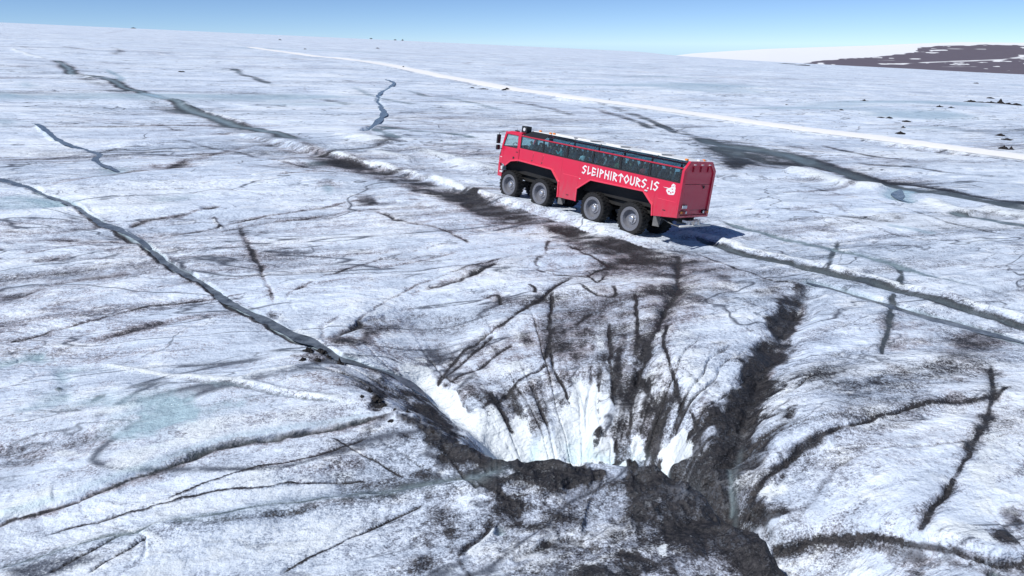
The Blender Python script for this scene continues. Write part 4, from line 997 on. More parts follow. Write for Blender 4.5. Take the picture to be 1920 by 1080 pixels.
# ------------------------------------------------------------------ black grit mounds and clods
def clod_mesh(name, seed, peak=1.0, sub=3):
    bm = bmesh.new()
    bmesh.ops.create_icosphere(bm, subdivisions=sub, radius=1.0)
    r = np.random.default_rng(seed); ph = r.uniform(0, 6.28, 12); off = r.uniform(-40, 40, 3)
    from mathutils import noise as mn
    for v in bm.verts:
        c = v.co.copy()
        k = 1 + 0.55 * mn.noise(c * 1.5 + Vector(off)) + 0.40 * mn.noise(c * 3.7 + Vector(off)) + 0.25 * mn.noise(c * 8 + Vector(off))
        v.co = c * k
        z = v.co.z
        if z > 0:
            t = max(0, 1 - math.hypot(c.x, c.y))
            v.co.z = z * (0.55 + 0.55 * peak * t)
            v.co.x *= 1 - 0.25 * peak * max(0, c.z); v.co.y *= 1 - 0.25 * peak * max(0, c.z)
        else:
            v.co.z = z * 0.35
    me = bpy.data.meshes.new(name); bm.to_mesh(me); bm.free()
    me.materials.append(M['clod'])
    return me
CLODS = [clod_mesh('grit_mound', 3, 1.3), clod_mesh('grit_mound', 9, 0.6), clod_mesh('grit_mound', 21, 1.0), clod_mesh('grit_mound', 33, 0.3), clod_mesh('grit_mound', 40, 0.9)]
CI = [0]
def clod(name, px, wpx, hpx, label, group, cat='dirt mound'):
    P = U([px])[0]
    z = height_at(P[0], P[1])
    dist = math.sqrt(P[0] ** 2 + P[1] ** 2 + (CAM_H - z) ** 2)
    s = 0.9 * wpx * dist / FPX / 2; h = hpx * dist / FPX
    k = CI[0]; CI[0] += 1
    o = bpy.data.objects.new(name, CLODS[k % 5]); COL.objects.link(o)
    o.location = (P[0], P[1], z - 0.04 * h)
    o.scale = (s, s * (0.75 + 0.4 * ((k * 37) % 10) / 10), h * 0.70); o.rotation_euler = (0, 0, (k * 2.399) % 6.28)
    return tag(o, label, cat, group)
NEAR = 'black grit clods beside the stream'
for px, w, h, lab in (((637, 682), 16, 13, 'pointed black grit cone beside the stream, right of the dark debris patch'), ((578, 658), 22, 12, 'broad flat black clod at the left end of the debris patch by the stream'),
                      ((600, 656), 26, 12, 'largest black clod in the middle of the debris patch by the stream'), ((568, 678), 14, 9, 'small black clod on the lower left rim of the debris patch'),
                      ((596, 676), 12, 8, 'small black clod at the bottom of the debris patch'), ((615, 668), 14, 7, 'low black clod on the right rim of the debris patch, left of the pointed cone'),
                      ((694, 738), 13, 14, 'tall pointed black clod standing above the white line near the chute'), ((706, 752), 18, 16, 'wide black clod just right of the tall pointed one'),
                      ((718, 760), 14, 9, 'low black clod right of the wide one, above the crossing crack'), ((679, 749), 9, 7, 'tiny black clod left of the tall pointed one'),
                      ((764, 772), 11, 9, 'black clod below the dark streak, right of a smaller one'), ((741, 769), 8, 5, 'tiny black clod left of a larger one below the dark streak'),
                      ((733, 789), 12, 6, 'dark clod on the crossing of the crack and the debris streak'), ((812, 806), 10, 6, 'dark clod at the head of the white side tongue')):
    clod('grit_clod', px, w, h, lab, NEAR, 'dirt clod')
FARG = 'black dirt cones on the far glacier'
for px, w, h, lab in (((1688, 248), 16, 6, 'broad black dirt cone just above the snow road'), ((1694, 235), 9, 3, 'flat black dirt cone above the broad cone by the snow road'),
                      ((1700, 224), 18, 3, 'long low black dirt mound in a shallow hollow above the snow road'), ((1667, 219), 11, 4, 'black dirt mound at the right end of a short dark streak'),
                      ((1650, 218), 14, 2, 'thin black dirt streak left of a dark mound'), ((1760, 206), 11, 4, 'black dirt cone left of a faint dark line at upper right'), ((1782, 208), 14, 2, 'flat dark dirt mound right of a black cone at upper right'),
                      ((1857, 183), 11, 3, 'single black dirt mound above the dark row at upper right'), ((1819, 192), 16, 5, 'leftmost black mound of the dark row at upper right'), ((1838, 193), 16, 3, 'second black mound from the left in the dark row'),
                      ((1857, 194), 14, 4, 'third black mound from the left in the dark row'), ((1875, 195), 14, 7, 'tallest black mound in the dark row at upper right'), ((1890, 197), 12, 4, 'low black mound right of the tallest one in the dark row'),
                      ((1904, 198), 16, 5, 'rightmost black mound of the dark row at upper right'), ((1830, 156), 8, 3, 'small black cone alone high on the slope at right'), ((1883, 271), 14, 8, 'black dirt cone at the right edge beside the snow road'),
                      ((1897, 273), 12, 5, 'lower black mound right of the cone at the edge of the snow road'), ((1875, 252), 16, 5, 'dark dirt smear mound above the cones at right edge'), ((1888, 258), 18, 4, 'flat dark mound above the edge cones at right'),
                      ((1577, 208), 9, 4, 'grey brown lump in the middle of the far right slope'), ((1475, 193), 6, 2, 'tiny dark mound on the far slope above the middle of the road'), ((1620, 191), 14, 2.5, 'thin dark mound on the far slope above the grey lump'),
                      ((1500, 122), 40, 1.5, 'long thin dark streak of dirt below the far skyline'), ((1470, 120), 30, 1.2, 'shorter thin dark streak left of the long one below the skyline'),
                      ((905, 163), 20, 3, 'black dirt heap on the near edge of the snow road'), ((885, 161), 10, 2.5, 'small black dirt heap left of a larger one on the road edge'), ((950, 165), 22, 3, 'long black dirt heap on the road edge ahead of the bus'),
                      ((756, 127), 4, 3, 'tiny dark mound on the near edge of the far snow road'), ((525, 75), 5, 2.5, 'black speck of a mound near the skyline at upper left'), ((696, 72.5), 5, 2, 'dark mound on the skyline left of a pair'),
                      ((741, 75), 4, 2, 'left mound of a dark pair on the skyline'), ((755, 75.5), 4, 2, 'right mound of a dark pair on the skyline'), ((572, 93), 6, 2, 'dark mound above the left end of the snow road'), ((708, 92), 6, 2.5, 'dark mound in the open slope below the skyline mounds'),
                      ((340, 135), 12, 3, 'grey brown mound on the upper left slope'), ((250, 53), 8, 2, 'flat dark mound close to the skyline at upper left'), ((1384, 112), 5, 2, 'small dark mound under the far white dome')):
    clod('dirt_cone', px, w, h, lab, FARG, 'dirt cone')
# ------------------------------------------------------------------ the eight wheeled red glacier bus
bus = empty('tour_bus')
bus.matrix_world = Matrix(((BUS_F[0], BUS_L[0], BUS_N[0], BUS_C[0]), (BUS_F[1], BUS_L[1], BUS_N[1], BUS_C[1]), (BUS_F[2], BUS_L[2], BUS_N[2], BUS_C[2]), (0, 0, 0, 1)))
tag(bus, 'long red eight-wheeled glacier tour bus with white lettering driving up the ice', 'tour bus')
W = 1.45
WIN = [4.72, 2.50, 0.25, -1.98, -4.20, -6.41, -8.56]
BODY = [(4.74, 3.60), (4.74, 2.74), (1.45, 2.68), (0.69, 1.99), (0.60, 1.08), (-1.01, 1.14), (-0.98, 1.89), (-2.06, 2.61), (-6.24, 2.71), (-7.02, 2.07), (-7.12, 1.52), (-8.66, 1.72), (-8.66, 3.60)]

def part(name, fn, mat, parent=bus, bevel=0.0, smooth=False):
    bm = bmesh.new(); fn(bm)
    if bevel:
        bmesh.ops.bevel(bm, geom=[e for e in bm.edges if len(e.link_faces) == 2 and e.calc_face_angle(0) > 0.5], offset=bevel, segments=2, affect='EDGES', clamp_overlap=True)
    return obj(name, bm, mat, parent, smooth)

for s in (1, -1):
    part('side_panel', lambda bm: prism(bm, BODY, s * (W - 0.06), s * W), M['red'])
    # raised lip round the wheel arches
    for seq in ([(6.08, 2.22), (5.55, 2.60), (4.74, 2.76), (1.43, 2.70), (0.66, 2.00), (0.585, 1.08)], [(-1.03, 1.14), (-1.00, 1.90), (-2.07, 2.63), (-6.23, 2.73), (-7.00, 2.09), (-7.10, 1.52)]):
        def lip(bm):
            for k, (a, b) in enumerate(zip(seq, seq[1:])):
                d = Vector((b[0] - a[0], 0, b[1] - a[1])); ln = d.length; ang = math.atan2(d.z, d.x)
                box(bm, ((a[0] + b[0]) / 2, s * (W + 0.012 + 0.0015 * k), (a[1] + b[1]) / 2 + 0.02), (ln + 0.05, 0.07, 0.085), Matrix.Rotation(-ang, 3, 'Y'))
        part('wheel_arch_trim', lip, M['red_light'])
    part('belt_rail', lambda bm: box(bm, (-1.95, s * (W - 0.02), 4.405), (13.36, 0.09, 0.075)), M['red_dark'], bevel=0.012)
    part('window_sill', lambda bm: box(bm, (-1.95, s * (W - 0.03), 3.615), (13.3, 0.07, 0.05)), M['black'])
    for k in range(6):
        a, b = WIN[k] - 0.05, WIN[k + 1] + 0.05
        w_ = part('side_window', lambda bm: box(bm, ((a + b) / 2, s * (W - 0.045), 3.995), (b - a if b > a else a - b, 0.012, 0.70)), M['glass'])
        def fr(bm):
            for z in (3.655, 4.345): box(bm, ((a + b) / 2, s * (W - 0.030), z), (abs(a - b) + 0.02, 0.03, 0.03))
            for x in (a, b): box(bm, (x, s * (W - 0.031), 4.0), (0.035, 0.03, 0.72))
        part('window_frame', fr, M['black'], w_)
    for x in WIN:
        part('window_pillar', lambda bm: box(bm, (x, s * (W - 0.055), 3.99), (0.065, 0.05, 0.75)), M['black'])
    # slanted roof lights
    y0, z0, y1, z1 = W - 0.03, 4.44, 0.84, 4.775
    for k in range(6):
        a, b = WIN[k] - 0.05, WIN[k + 1] + 0.05
        if k == 0: a = 4.30
        def rg(bm):
            vs = [(a, s * y0, z0), (b, s * y0, z0), (b, s * y1, z1), (a, s * y1, z1)]
            if k == 0: vs[0] = (4.62, s * y0, z0)
            lo = [bm.verts.new((v[0], v[1] * 0.985, v[2] - 0.014)) for v in vs]; hi = [bm.verts.new(v) for v in vs]
            bm.faces.new(hi); bm.faces.new(lo[::-1])
            for i in range(4): bm.faces.new((hi[i], lo[i], lo[(i + 1) % 4], hi[(i + 1) % 4]))
        g_ = part('roof_window', rg, M['roofglass'] if k else M['black'])
        def bars(bm):
            for t in (0.38, 0.70):
                y = y0 + (y1 - y0) * t; z = z0 + (z1 - z0) * t
                box(bm, ((a + b) / 2, s * y, z + 0.012), (abs(b - a) - 0.06, 0.010, 0.008))
        if k: part('glazing_bar', bars, M['interior'], g_)
    for x in WIN[1:]:
        def rib(bm):
            d = Vector((0, s * (y1 - y0), z1 - z0)); ang = math.atan2(d.z, d.y)
            box(bm, (x, s * (y0 + y1) / 2, (z0 + z1) / 2 + 0.012), (0.055, d.length, 0.022), Matrix.Rotation(ang, 3, 'X'))
        part('roof_rib', rib, M['black'])
    part('reflector_strip', lambda bm: box(bm, (-0.37, s * (W + 0.004), 2.615), (1.46, 0.01, 0.030)), M['red_light'])
    part('reflector_strip', lambda bm: box(bm, (-7.91, s * (W + 0.004), 2.545), (1.24, 0.01, 0.030)), M['red_light'])
    part('side_marker_lamp', lambda bm: box(bm, (-6.42, s * (W + 0.03), 2.80), (0.22, 0.07, 0.09), bevel=0.03), M['clearlens'])
    part('side_marker_lamp', lambda bm: box(bm, (-1.15, s * (W + 0.01), 2.56), (0.08, 0.03, 0.05), bevel=0.01), M['clearlens'])
    for x, z in ((-0.25, 1.38), (-7.85, 1.98)):
        part('skirt_latch', lambda bm: box(bm, (x, s * (W + 0.008), z), (0.20, 0.02, 0.05), bevel=0.008), M['black'])
for s in (1, -1):
    for x, z0, z1 in ((2.50, 2.78, 3.58), (0.55, 2.20, 3.58), (-1.00, 1.95, 3.58), (-7.05, 2.10, 3.58)):
        part('panel_seam', lambda bm: box(bm, (x, s * (W + 0.001), (z0 + z1) / 2), (0.014, 0.006, z1 - z0)), M['red_dark'])
part('floor', lambda bm: box(bm, (-1.95, 0, 2.78), (13.3, 2.76, 0.08)), M['interior'])
part('front_bulkhead', lambda bm: prism(bm, [(-1.38, 2.65), (1.38, 2.65), (1.38, 3.55), (-1.38, 3.55)], 4.66, 4.72, 'yz'), M['interior'])
roof = part('roof', lambda bm: box(bm, (-2.20, 0, 4.775), (12.98, 1.70, 0.06)), M['white'], bevel=0.02)
part('roof_front_cap', lambda bm: prism(bm, [(4.30, 4.79), (4.74, 4.44), (4.74, 4.40), (4.28, 4.72)], -0.86, 0.86), M['black'])
for x, l, wd in ((1.6, 1.7, 1.2), (-0.2, 1.1, 1.3), (-2.6, 1.2, 1.1), (-5.6, 1.5, 1.2)):
    h_ = part('roof_hatch', lambda bm: box(bm, (x, -0.05, 4.835), (l, wd, 0.07), bevel=0.025), M['white'], roof)
    part('hatch_rail', lambda bm: box(bm, (x - l / 2 - 0.10, 0.15, 4.81), (0.10, 0.8, 0.04)), M['black'], roof)
for x, y in ((3.9, 0.55), (2.7, 0.75), (2.5, 0.6), (-8.4, 0.93), (-8.45, -0.55)):
    part('beacon_lamp', lambda bm: box(bm, (x, y, 4.845), (0.17, 0.15, 0.11), bevel=0.035), M['amber'])
part('roof_light_bar', lambda bm: box(bm, (-8.42, -0.45, 4.83), (0.16, 0.75, 0.08), bevel=0.02), M['white'])

# rear end
REAR = [(1.45, 1.72), (1.45, 4.30), (1.02, 4.80), (-1.02, 4.80), (-1.45, 4.30), (-1.45, 1.72)]
def rear_frame(bm):
    inn = [(1.22, 1.84), (1.22, 4.20), (0.90, 4.58), (-0.90, 4.58), (-1.22, 4.20), (-1.22, 1.84)]
    n = 6
    A = [bm.verts.new((-8.62, y, z)) for y, z in REAR]; B = [bm.verts.new((-8.76, y * 0.985, z)) for y, z in REAR]
    C = [bm.verts.new((-8.78, y, z)) for y, z in inn]; D = [bm.verts.new((-8.70, y * 0.99, z)) for y, z in inn]
    for i in range(n):
        j = (i + 1) % n
        for p, q in ((A, B), (B, C), (C, D)):
            bm.faces.new((p[i], p[j], q[j], q[i]))
rearp = part('rear_frame', rear_frame, M['red'])
door = part('rear_door', lambda bm: prism(bm, [(1.21, 1.86), (1.21, 3.54), (-1.21, 3.54), (-1.21, 1.86)], -8.71, -8.68, 'yz'), M['red'])
part('rear_hatch', lambda bm: prism(bm, [(1.21, 3.565), (1.21, 4.20), (0.89, 4.57), (-0.89, 4.57), (-1.21, 4.20), (-1.21, 3.565)], -8.715, -8.685, 'yz'), M['red'])
for y in (0.62, -0.05, -0.72):
    part('hinge', lambda bm: (box(bm, (-8.76, y, 4.50), (0.09, 0.10, 0.05)), box(bm, (-8.75, y, 4.36), (0.05, 0.05, 0.26))), M['red_dark'], rearp)
    part('marker_lamp', lambda bm: box(bm, (-8.80, y + 0.02, 4.63), (0.06, 0.16, 0.045), bevel=0.01), M['clearlens'], rearp)
part('handle', lambda bm: (box(bm, (-8.735, -0.60, 3.40), (0.05, 0.10, 0.16)), box(bm, (-8.75, -0.52, 3.46), (0.05, 0.22, 0.03))), M['black'], door)
part('lower_seam', lambda bm: box(bm, (-8.713, -0.2, 2.12), (0.012, 0.9, 0.015)), M['black'], door)
for y, nm in ((0.98, 1), (-1.02, -1)):
    t = part('tail_light', lambda bm: box(bm, (-8.80, y, 2.02), (0.10, 0.56, 0.17), bevel=0.015), M['black'])
    part('red_lens', lambda bm: box(bm, (-8.852, y - 0.02, 2.02), (0.02, 0.22, 0.13)), M['redlens'], t)
    part('amber_lens', lambda bm: box(bm, (-8.852, y + nm * 0.20, 2.02), (0.02, 0.14, 0.13)), M['amber'], t)
    part('clear_lens', lambda bm: box(bm, (-8.852, y - nm * 0.20, 2.02), (0.02, 0.12, 0.13)), M['clearlens'], t)
part('number_plate', lambda bm: box(bm, (-8.80, 0.92, 2.32), (0.02, 0.42, 0.16)), M['white'])
for y in (0.82, 1.02): part('plate_lamp', lambda bm: box(bm, (-8.81, y, 2.43), (0.06, 0.06, 0.05)), M['black'])
part('underrun_bar', lambda bm: tube(bm, [(-9.0, 1.36, 1.29), (-9.0, -1.45, 1.29)], 0.065, 10), M['galv'], smooth=True)
part('hitch_frame', lambda bm: (box(bm, (-8.75, 0.0, 1.50), (0.30, 1.3, 0.12)), box(bm, (-8.88, 0.45, 1.42), (0.2, 0.10, 0.24)), box(bm, (-8.88, -0.45, 1.42), (0.2, 0.10, 0.24)), box(bm, (-8.95, 0.05, 1.46), (0.30, 0.26, 0.16))), M['steel'], bevel=0.012)
for y in (0.30, -0.10, -0.55):
    part('tow_shackle', lambda bm: tube(bm, [(-8.93, y + 0.07 * math.cos(t_), 1.36 + 0.10 * math.sin(t_)) for t_ in np.linspace(0, 2 * math.pi, 12)], 0.024, 6), M['steel'], smooth=True)

# underbody
part('chassis_frame', lambda bm: (box(bm, (-1.0, 0.48, 1.55), (15.0, 0.12, 0.34)), box(bm, (-1.0, -0.48, 1.55), (15.0, 0.12, 0.34)), box(bm, (-1.2, 0, 1.55), (14.0, 0.85, 0.2))), M['chassis'])
part('wheel_housing', lambda bm: (box(bm, (3.2, 0, 2.2), (7.0, 1.55, 0.8)), box(bm, (-4.4, 0, 2.2), (7.4, 1.55, 0.8))), M['chassis'])
part('storage_box', lambda bm: box(bm, (-0.2, 0, 1.75), (1.5, 2.76, 1.2)), M['chassis'])
part('storage_box', lambda bm: box(bm, (-8.0, 0, 2.15), (1.2, 2.76, 0.8)), M['chassis'])
part('exhaust_silencer', lambda bm: tube(bm, [(-6.9, 1.20, 2.30), (-7.0, 0.3, 2.30)], 0.17, 12), M['galv'], smooth=True)
part('drain_pipe', lambda bm: tube(bm, [(-7.4, 1.05, 1.45), (-8.3, 1.15, 1.28), (-8.95, 1.2, 1.25)], 0.03, 6), M['mudflap'])
AX = [5.52, 2.33, -2.49, -5.52]
for x in AX:
    part('axle', lambda bm: (tube(bm, [(x, -1.0, 0.98), (x, 1.0, 0.98)], 0.13, 10), box(bm, (x, 0.0, 1.0), (0.46, 0.44, 0.44), bevel=0.08)), M['chassis'])
    for s in (1, -1):
        part('spring', lambda bm: (box(bm, (x, s * 0.55, 1.25), (1.2, 0.10, 0.10)), tube(bm, [(x + 0.25, s * 0.72, 1.0), (x + 0.18, s * 0.66, 1.9)], 0.055, 8)), M['chassis'])

# wheels
def tyre_bm():
    bm = bmesh.new()
    lathe_y(bm, [(0.62, -0.24), (0.74, -0.285), (0.86, -0.295), (0.92, -0.27), (0.945, -0.22), (0.95, -0.08), (0.95, 0.08), (0.945, 0.22), (0.92, 0.27), (0.86, 0.295), (0.74, 0.285), (0.69, 0.262), (0.66, 0.235), (0.62, 0.20)], 48)
    n = 26
    for k in range(n):
        for side in (1, -1):
            a = 2 * math.pi * (k + (0.5 if side < 0 else 0)) / n
            R = Matrix.Rotation(-a, 3, 'Y') @ Matrix.Rotation(0.0, 3, 'X')
            c = R @ Vector((0.955, side * 0.145, 0))
            box(bm, c, (0.055, 0.25, 0.115), R @ Matrix.Rotation(side * 0.35, 3, 'X'))
            c2 = R @ Vector((0.915, side * 0.285, 0))
            box(bm, c2, (0.10, 0.035, 0.10), R)
    return bm
def rim_bm():
    bm = bmesh.new()
    lathe_y(bm, [(0.70, 0.255), (0.705, 0.275), (0.685, 0.285), (0.60, 0.272), (0.535, 0.262), (0.525, 0.245), (0.515, 0.06), (0.47, 0.00), (0.30, -0.02), (0.27, 0.0)], 48)
    return bm
def hub_bm():
    bm = bmesh.new()
    lathe_y(bm, [(0.29, 0.0), (0.29, 0.03), (0.20, 0.05), (0.175, 0.16), (0.13, 0.19), (0.0, 0.195)], 24)
    return bm
def bolts_bm():
    bm = bmesh.new()
    for k in range(10):
        a = 2 * math.pi * k / 10
        c = Vector((0.235 * math.cos(a), 0.055, 0.235 * math.sin(a)))
        bmesh.ops.create_cone(bm, cap_ends=True, segments=6, radius1=0.030, radius2=0.026, depth=0.07, matrix=Matrix.Translation(c) @ Matrix.Rotation(-math.pi / 2, 4, 'X'))
    for k in range(20):
        a = 2 * math.pi * (k + 0.5) / 20
        c = Vector((0.565, 0.272, 0.0)); R = Matrix.Rotation(a, 3, 'Y')
        bmesh.ops.create_cone(bm, cap_ends=True, segments=6, radius1=0.016, radius2=0.014, depth=0.03, matrix=Matrix.Translation(R @ c) @ Matrix.Rotation(-math.pi / 2, 4, 'X'))
    return bm
def mesh_of(name, bm, mat, smooth=True):
    me = bpy.data.meshes.new(name); bmesh.ops.recalc_face_normals(bm, faces=bm.faces); bm.to_mesh(me); bm.free(); me.materials.append(mat)
    if smooth:
        me.shade_smooth() if hasattr(me, 'shade_smooth') else None
        try: me.set_sharp_from_angle(angle=math.radians(35))
        except Exception: pass
    return me
TY, RM, HB, BO = mesh_of('tyre', tyre_bm(), M['rubber']), mesh_of('rim', rim_bm(), M['rim']), mesh_of('hub', hub_bm(), M['steel']), mesh_of('wheel_bolt', bolts_bm(), M['steel'])
for i, x in enumerate(AX):
    for s in (1, -1):
        w_ = empty('wheel', (x, s * 1.155, 0.98), bus)
        w_.rotation_euler = (0, 0.3 + i * 0.7, 0 if s > 0 else math.pi)
        for nm, me in (('tyre', TY), ('rim', RM), ('hub', HB), ('wheel_bolts', BO)):
            link(nm, me, None, w_)
for x, z0, z1 in ((0.50, 0.66, 1.16), (-7.25, 0.96, 1.52)):
    for s in (1, -1):
        part('mud_flap', lambda bm: prism(bm, [(x + 0.05, z1), (x - 0.10, z1), (x - 0.42, z0 + 0.03), (x + 0.03, z0)], s * 1.42, s * 1.38), M['mudflap'])
        part('mud_flap', lambda bm: box(bm, (x + 0.05, s * 1.10, (z0 + z1) / 2), (0.03, 0.62, z1 - z0)), M['mudflap'])

# cab
part('cab_roof', lambda bm: prism(bm, [(6.40, 4.36), (6.28, 4.50), (5.9, 4.58), (4.72, 4.60), (4.72, 4.46), (5.9, 4.42)], -1.36, 1.36), M['red'], bevel=0.02)
for s in (1, -1):
    d_ = part('cab_door', lambda bm: prism(bm, [(4.78, 3.52), (4.78, 2.76), (5.56, 2.60), (6.09, 2.24), (6.66, 2.34), (6.80, 2.42), (6.80, 2.85), (6.64, 3.42), (6.62, 3.50)], s * (W - 0.05), s * (W + 0.002)), M['red'])
    part('door_handle', lambda bm: box(bm, (5.0, s * (W + 0.02), 3.28), (0.18, 0.03, 0.04)), M['black'], d_)
    part('entry_step', lambda bm: box(bm, (5.30, s * (W + 0.012), 2.86), (0.16, 0.03, 0.14), bevel=0.01), M['black'], d_)
    part('door_seam', lambda bm: (box(bm, (4.86, s * (W + 0.004), 3.05), (0.015, 0.006, 0.86)), box(bm, (6.42, s * (W + 0.004), 2.92), (0.015, 0.006, 0.9))), M['red_dark'], d_)
    part('door_emblem', lambda bm: box(bm, (6.6, s * (W + 0.006), 2.74), (0.17, 0.008, 0.035)), M['white'], d_)
    part('cab_pillar', lambda bm: prism(bm, [(6.66, 3.48), (6.52, 3.48), (6.22, 4.34), (6.22, 4.50), (6.34, 4.48), (6.40, 4.36)], s * (W - 0.10), s * (W - 0.005)), M['red'])
    part('cab_pillar', lambda bm: box(bm, (4.88, s * (W - 0.05), 4.02), (0.28, 0.09, 1.06)), M['red'])
    part('cab_gutter', lambda bm: box(bm, (5.55, s * (W - 0.06), 4.43), (1.66, 0.12, 0.16)), M['red'], bevel=0.02)
    cw = part('cab_window', lambda bm: prism(bm, [(6.50, 3.53), (6.20, 4.34), (5.04, 4.34), (5.04, 3.53)], s * (W - 0.06), s * (W - 0.05)), M['cabglass'])
    def cfr(bm):
        seq = [(6.50, 3.53), (6.20, 4.34), (5.04, 4.34), (5.04, 3.53), (6.50, 3.53)]
        for k, (a, b) in enumerate(zip(seq, seq[1:])):
            dx, dz = b[0] - a[0], b[1] - a[1]
            box(bm, ((a[0] + b[0]) / 2, s * (W - 0.045 + 0.002 * k), (a[1] + b[1]) / 2), (math.hypot(dx, dz), 0.03, 0.045), Matrix.Rotation(-math.atan2(dz, dx), 3, 'Y'))
    part('window_frame', cfr, M['black'], cw)
    # mirrors on bent arms
    mr = part('wing_mirror', lambda bm: box(bm, (6.72, s * 1.74, 3.93), (0.14, 0.30, 0.60), bevel=0.04), M['black'])
    part('mirror_arm', lambda bm: tube(bm, [(6.36, s * 1.42, 4.46), (6.58, s * 1.55, 4.46), (6.74, s * 1.70, 4.36), (6.74, s * 1.72, 4.10)], 0.025, 6), M['black'], mr)
    m2 = part('wing_mirror', lambda bm: box(bm, (6.76, s * 1.70, 3.36), (0.16, 0.30, 0.34), bevel=0.05), M['black'])
    part('mirror_arm', lambda bm: tube(bm, [(6.62, s * 1.44, 3.30), (6.74, s * 1.62, 3.30)], 0.03, 6), M['black'], m2)
    hl = part('headlight', lambda bm: box(bm, (6.60, s * 1.18, 1.98), (0.24, 0.40, 0.26), bevel=0.04), M['clearlens'])
    part('turn_lamp', lambda bm: box(bm, (6.52, s * 1.36, 1.74), (0.30, 0.14, 0.12), bevel=0.02), M['clearlens'], hl)
    part('bumper_end', lambda bm: prism(bm, [(6.86, 2.36), (6.70, 2.36), (6.60, 1.80), (6.42, 1.62), (6.42, 1.40), (6.84, 1.42)], s * 1.28, s * 1.42), M['red'])
part('windscreen', lambda bm: prism(bm, [(6.60, 3.46), (6.30, 4.40), (6.28, 4.40), (6.58, 3.46)], -1.33, 1.33), M['cabglass'])
part('cab_front_panel', lambda bm: prism(bm, [(6.80, 2.34), (6.84, 2.40), (6.84, 2.86), (6.68, 3.46), (6.58, 3.46), (6.76, 2.86), (6.76, 2.34)], -1.40, 1.40), M['red'])
fb = part('front_bumper', lambda bm: box(bm, (6.72, 0, 1.60), (0.26, 2.5, 0.40), bevel=0.04), M['red'])
part('tow_pin', lambda bm: (box(bm, (6.90, 0.9, 1.46), (0.18, 0.08, 0.08)), box(bm, (6.90, -0.9, 1.46), (0.18, 0.08, 0.08))), M['black'], fb)
part('grille', lambda bm: box(bm, (6.80, 0, 2.06), (0.10, 1.9, 0.5)), M['black'], bevel=0.02)
part('cab_floor', lambda bm: box(bm, (5.7, 0, 2.70), (1.95, 2.7, 0.08)), M['interior'])
part('dashboard', lambda bm: box(bm, (6.42, 0, 3.40), (0.36, 2.6, 0.26), bevel=0.05), M['black'])
part('cab_rear_wall', lambda bm: box(bm, (4.74, 0, 3.1), (0.03, 2.7, 0.8)), M['interior'])
part('steering_wheel', lambda bm: tube(bm, [(6.12 + 0.10 * math.sin(t_), 0.65 + 0.24 * math.cos(t_), 3.56 + 0.20 * math.sin(t_)) for t_ in np.linspace(0, 2 * math.pi, 20)], 0.022, 6), M['black'])
for y in (0.65, -0.65):
    part('driver_seat', lambda bm: (box(bm, (5.45, y, 3.02), (0.52, 0.52, 0.14), bevel=0.04), box(bm, (5.18, y, 3.40), (0.14, 0.50, 0.70), Matrix.Rotation(-0.15, 3, 'Y'), bevel=0.05)), M['seat'])
ai = part('air_intake', lambda bm: (box(bm, (4.96, 0.85, 4.80), (0.52, 0.46, 0.44), bevel=0.03), box(bm, (4.96, 0.95, 4.55), (0.24, 0.24, 0.16))), M['black'])
part('work_lamp', lambda bm: bmesh.ops.create_cone(bm, cap_ends=True, segments=20, radius1=0.12, radius2=0.11, depth=0.03, matrix=Matrix.Translation((4.93, 1.09, 4.81)) @ Matrix.Rotation(-math.pi / 2, 4, 'X')), M['clearlens'], ai)
part('radio_antenna', lambda bm: (tube(bm, [(5.9, 0.9, 4.57), (5.86, 0.9, 4.76)], 0.012, 5), tube(bm, [(5.7, 0.5, 4.57), (5.66, 0.5, 4.72)], 0.012, 5)), M['black'])
part('air_horn', lambda bm: (tube(bm, [(5.5, 1.0, 4.62), (5.95, 1.0, 4.62)], 0.03, 8), box(bm, (5.7, 1.0, 4.595), (0.1, 0.06, 0.06))), M['black'])

# lettering: angular strokes, two points of a stroke per pair, on a grid 0..1 wide and 0..1 tall
GL = {'S': (0.62, [[(0.95, 0.90), (0.55, 1.0), (0.10, 0.72), (0.85, 0.42), (0.45, 0.02), (0.05, 0.12)]]),
      'L': (0.55, [[(0.25, 1.0), (0.25, 0.05), (0.95, 0.28)]]),
      'E': (0.62, [[(0.15, 1.0), (0.15, 0.0)], [(0.15, 0.98), (0.90, 0.86)], [(0.15, 0.52), (0.85, 0.46)], [(0.15, 0.02), (0.95, 0.16)]]),
      'I': (0.24, [[(0.5, 1.0), (0.5, 0.0)]]),
      'P': (0.62, [[(0.18, 1.0), (0.18, 0.0)], [(0.18, 0.98), (0.92, 0.74), (0.18, 0.42)]]),
      'N': (0.66, [[(0.12, 1.0), (0.12, 0.0)], [(0.88, 1.0), (0.88, 0.0)], [(0.12, 0.66), (0.88, 0.34)]]),
      'R': (0.64, [[(0.15, 1.0), (0.15, 0.0)], [(0.15, 0.98), (0.85, 0.74), (0.20, 0.46), (0.95, 0.0)]]),
      'T': (0.66, [[(0.5, 1.0), (0.5, 0.0)], [(0.02, 0.72), (0.5, 0.99), (0.98, 0.72)]]),
      'O': (0.70, [[(0.5, 1.0), (0.02, 0.52), (0.5, 0.04), (0.98, 0.52), (0.5, 1.0)]]),
      'U': (0.62, [[(0.10, 1.0), (0.16, 0.10), (0.60, 0.0), (0.90, 0.30), (0.90, 1.0)]]),
      '.': (0.28, [[(0.35, 0.06), (0.65, 0.06)]])}
TXT = "SLEIPNIRTOURS.IS"
adv = [GL[c][0] for c in TXT]; GAP = 0.155
unit = 5.96 / (sum(adv) + GAP * (len(TXT) - 1))
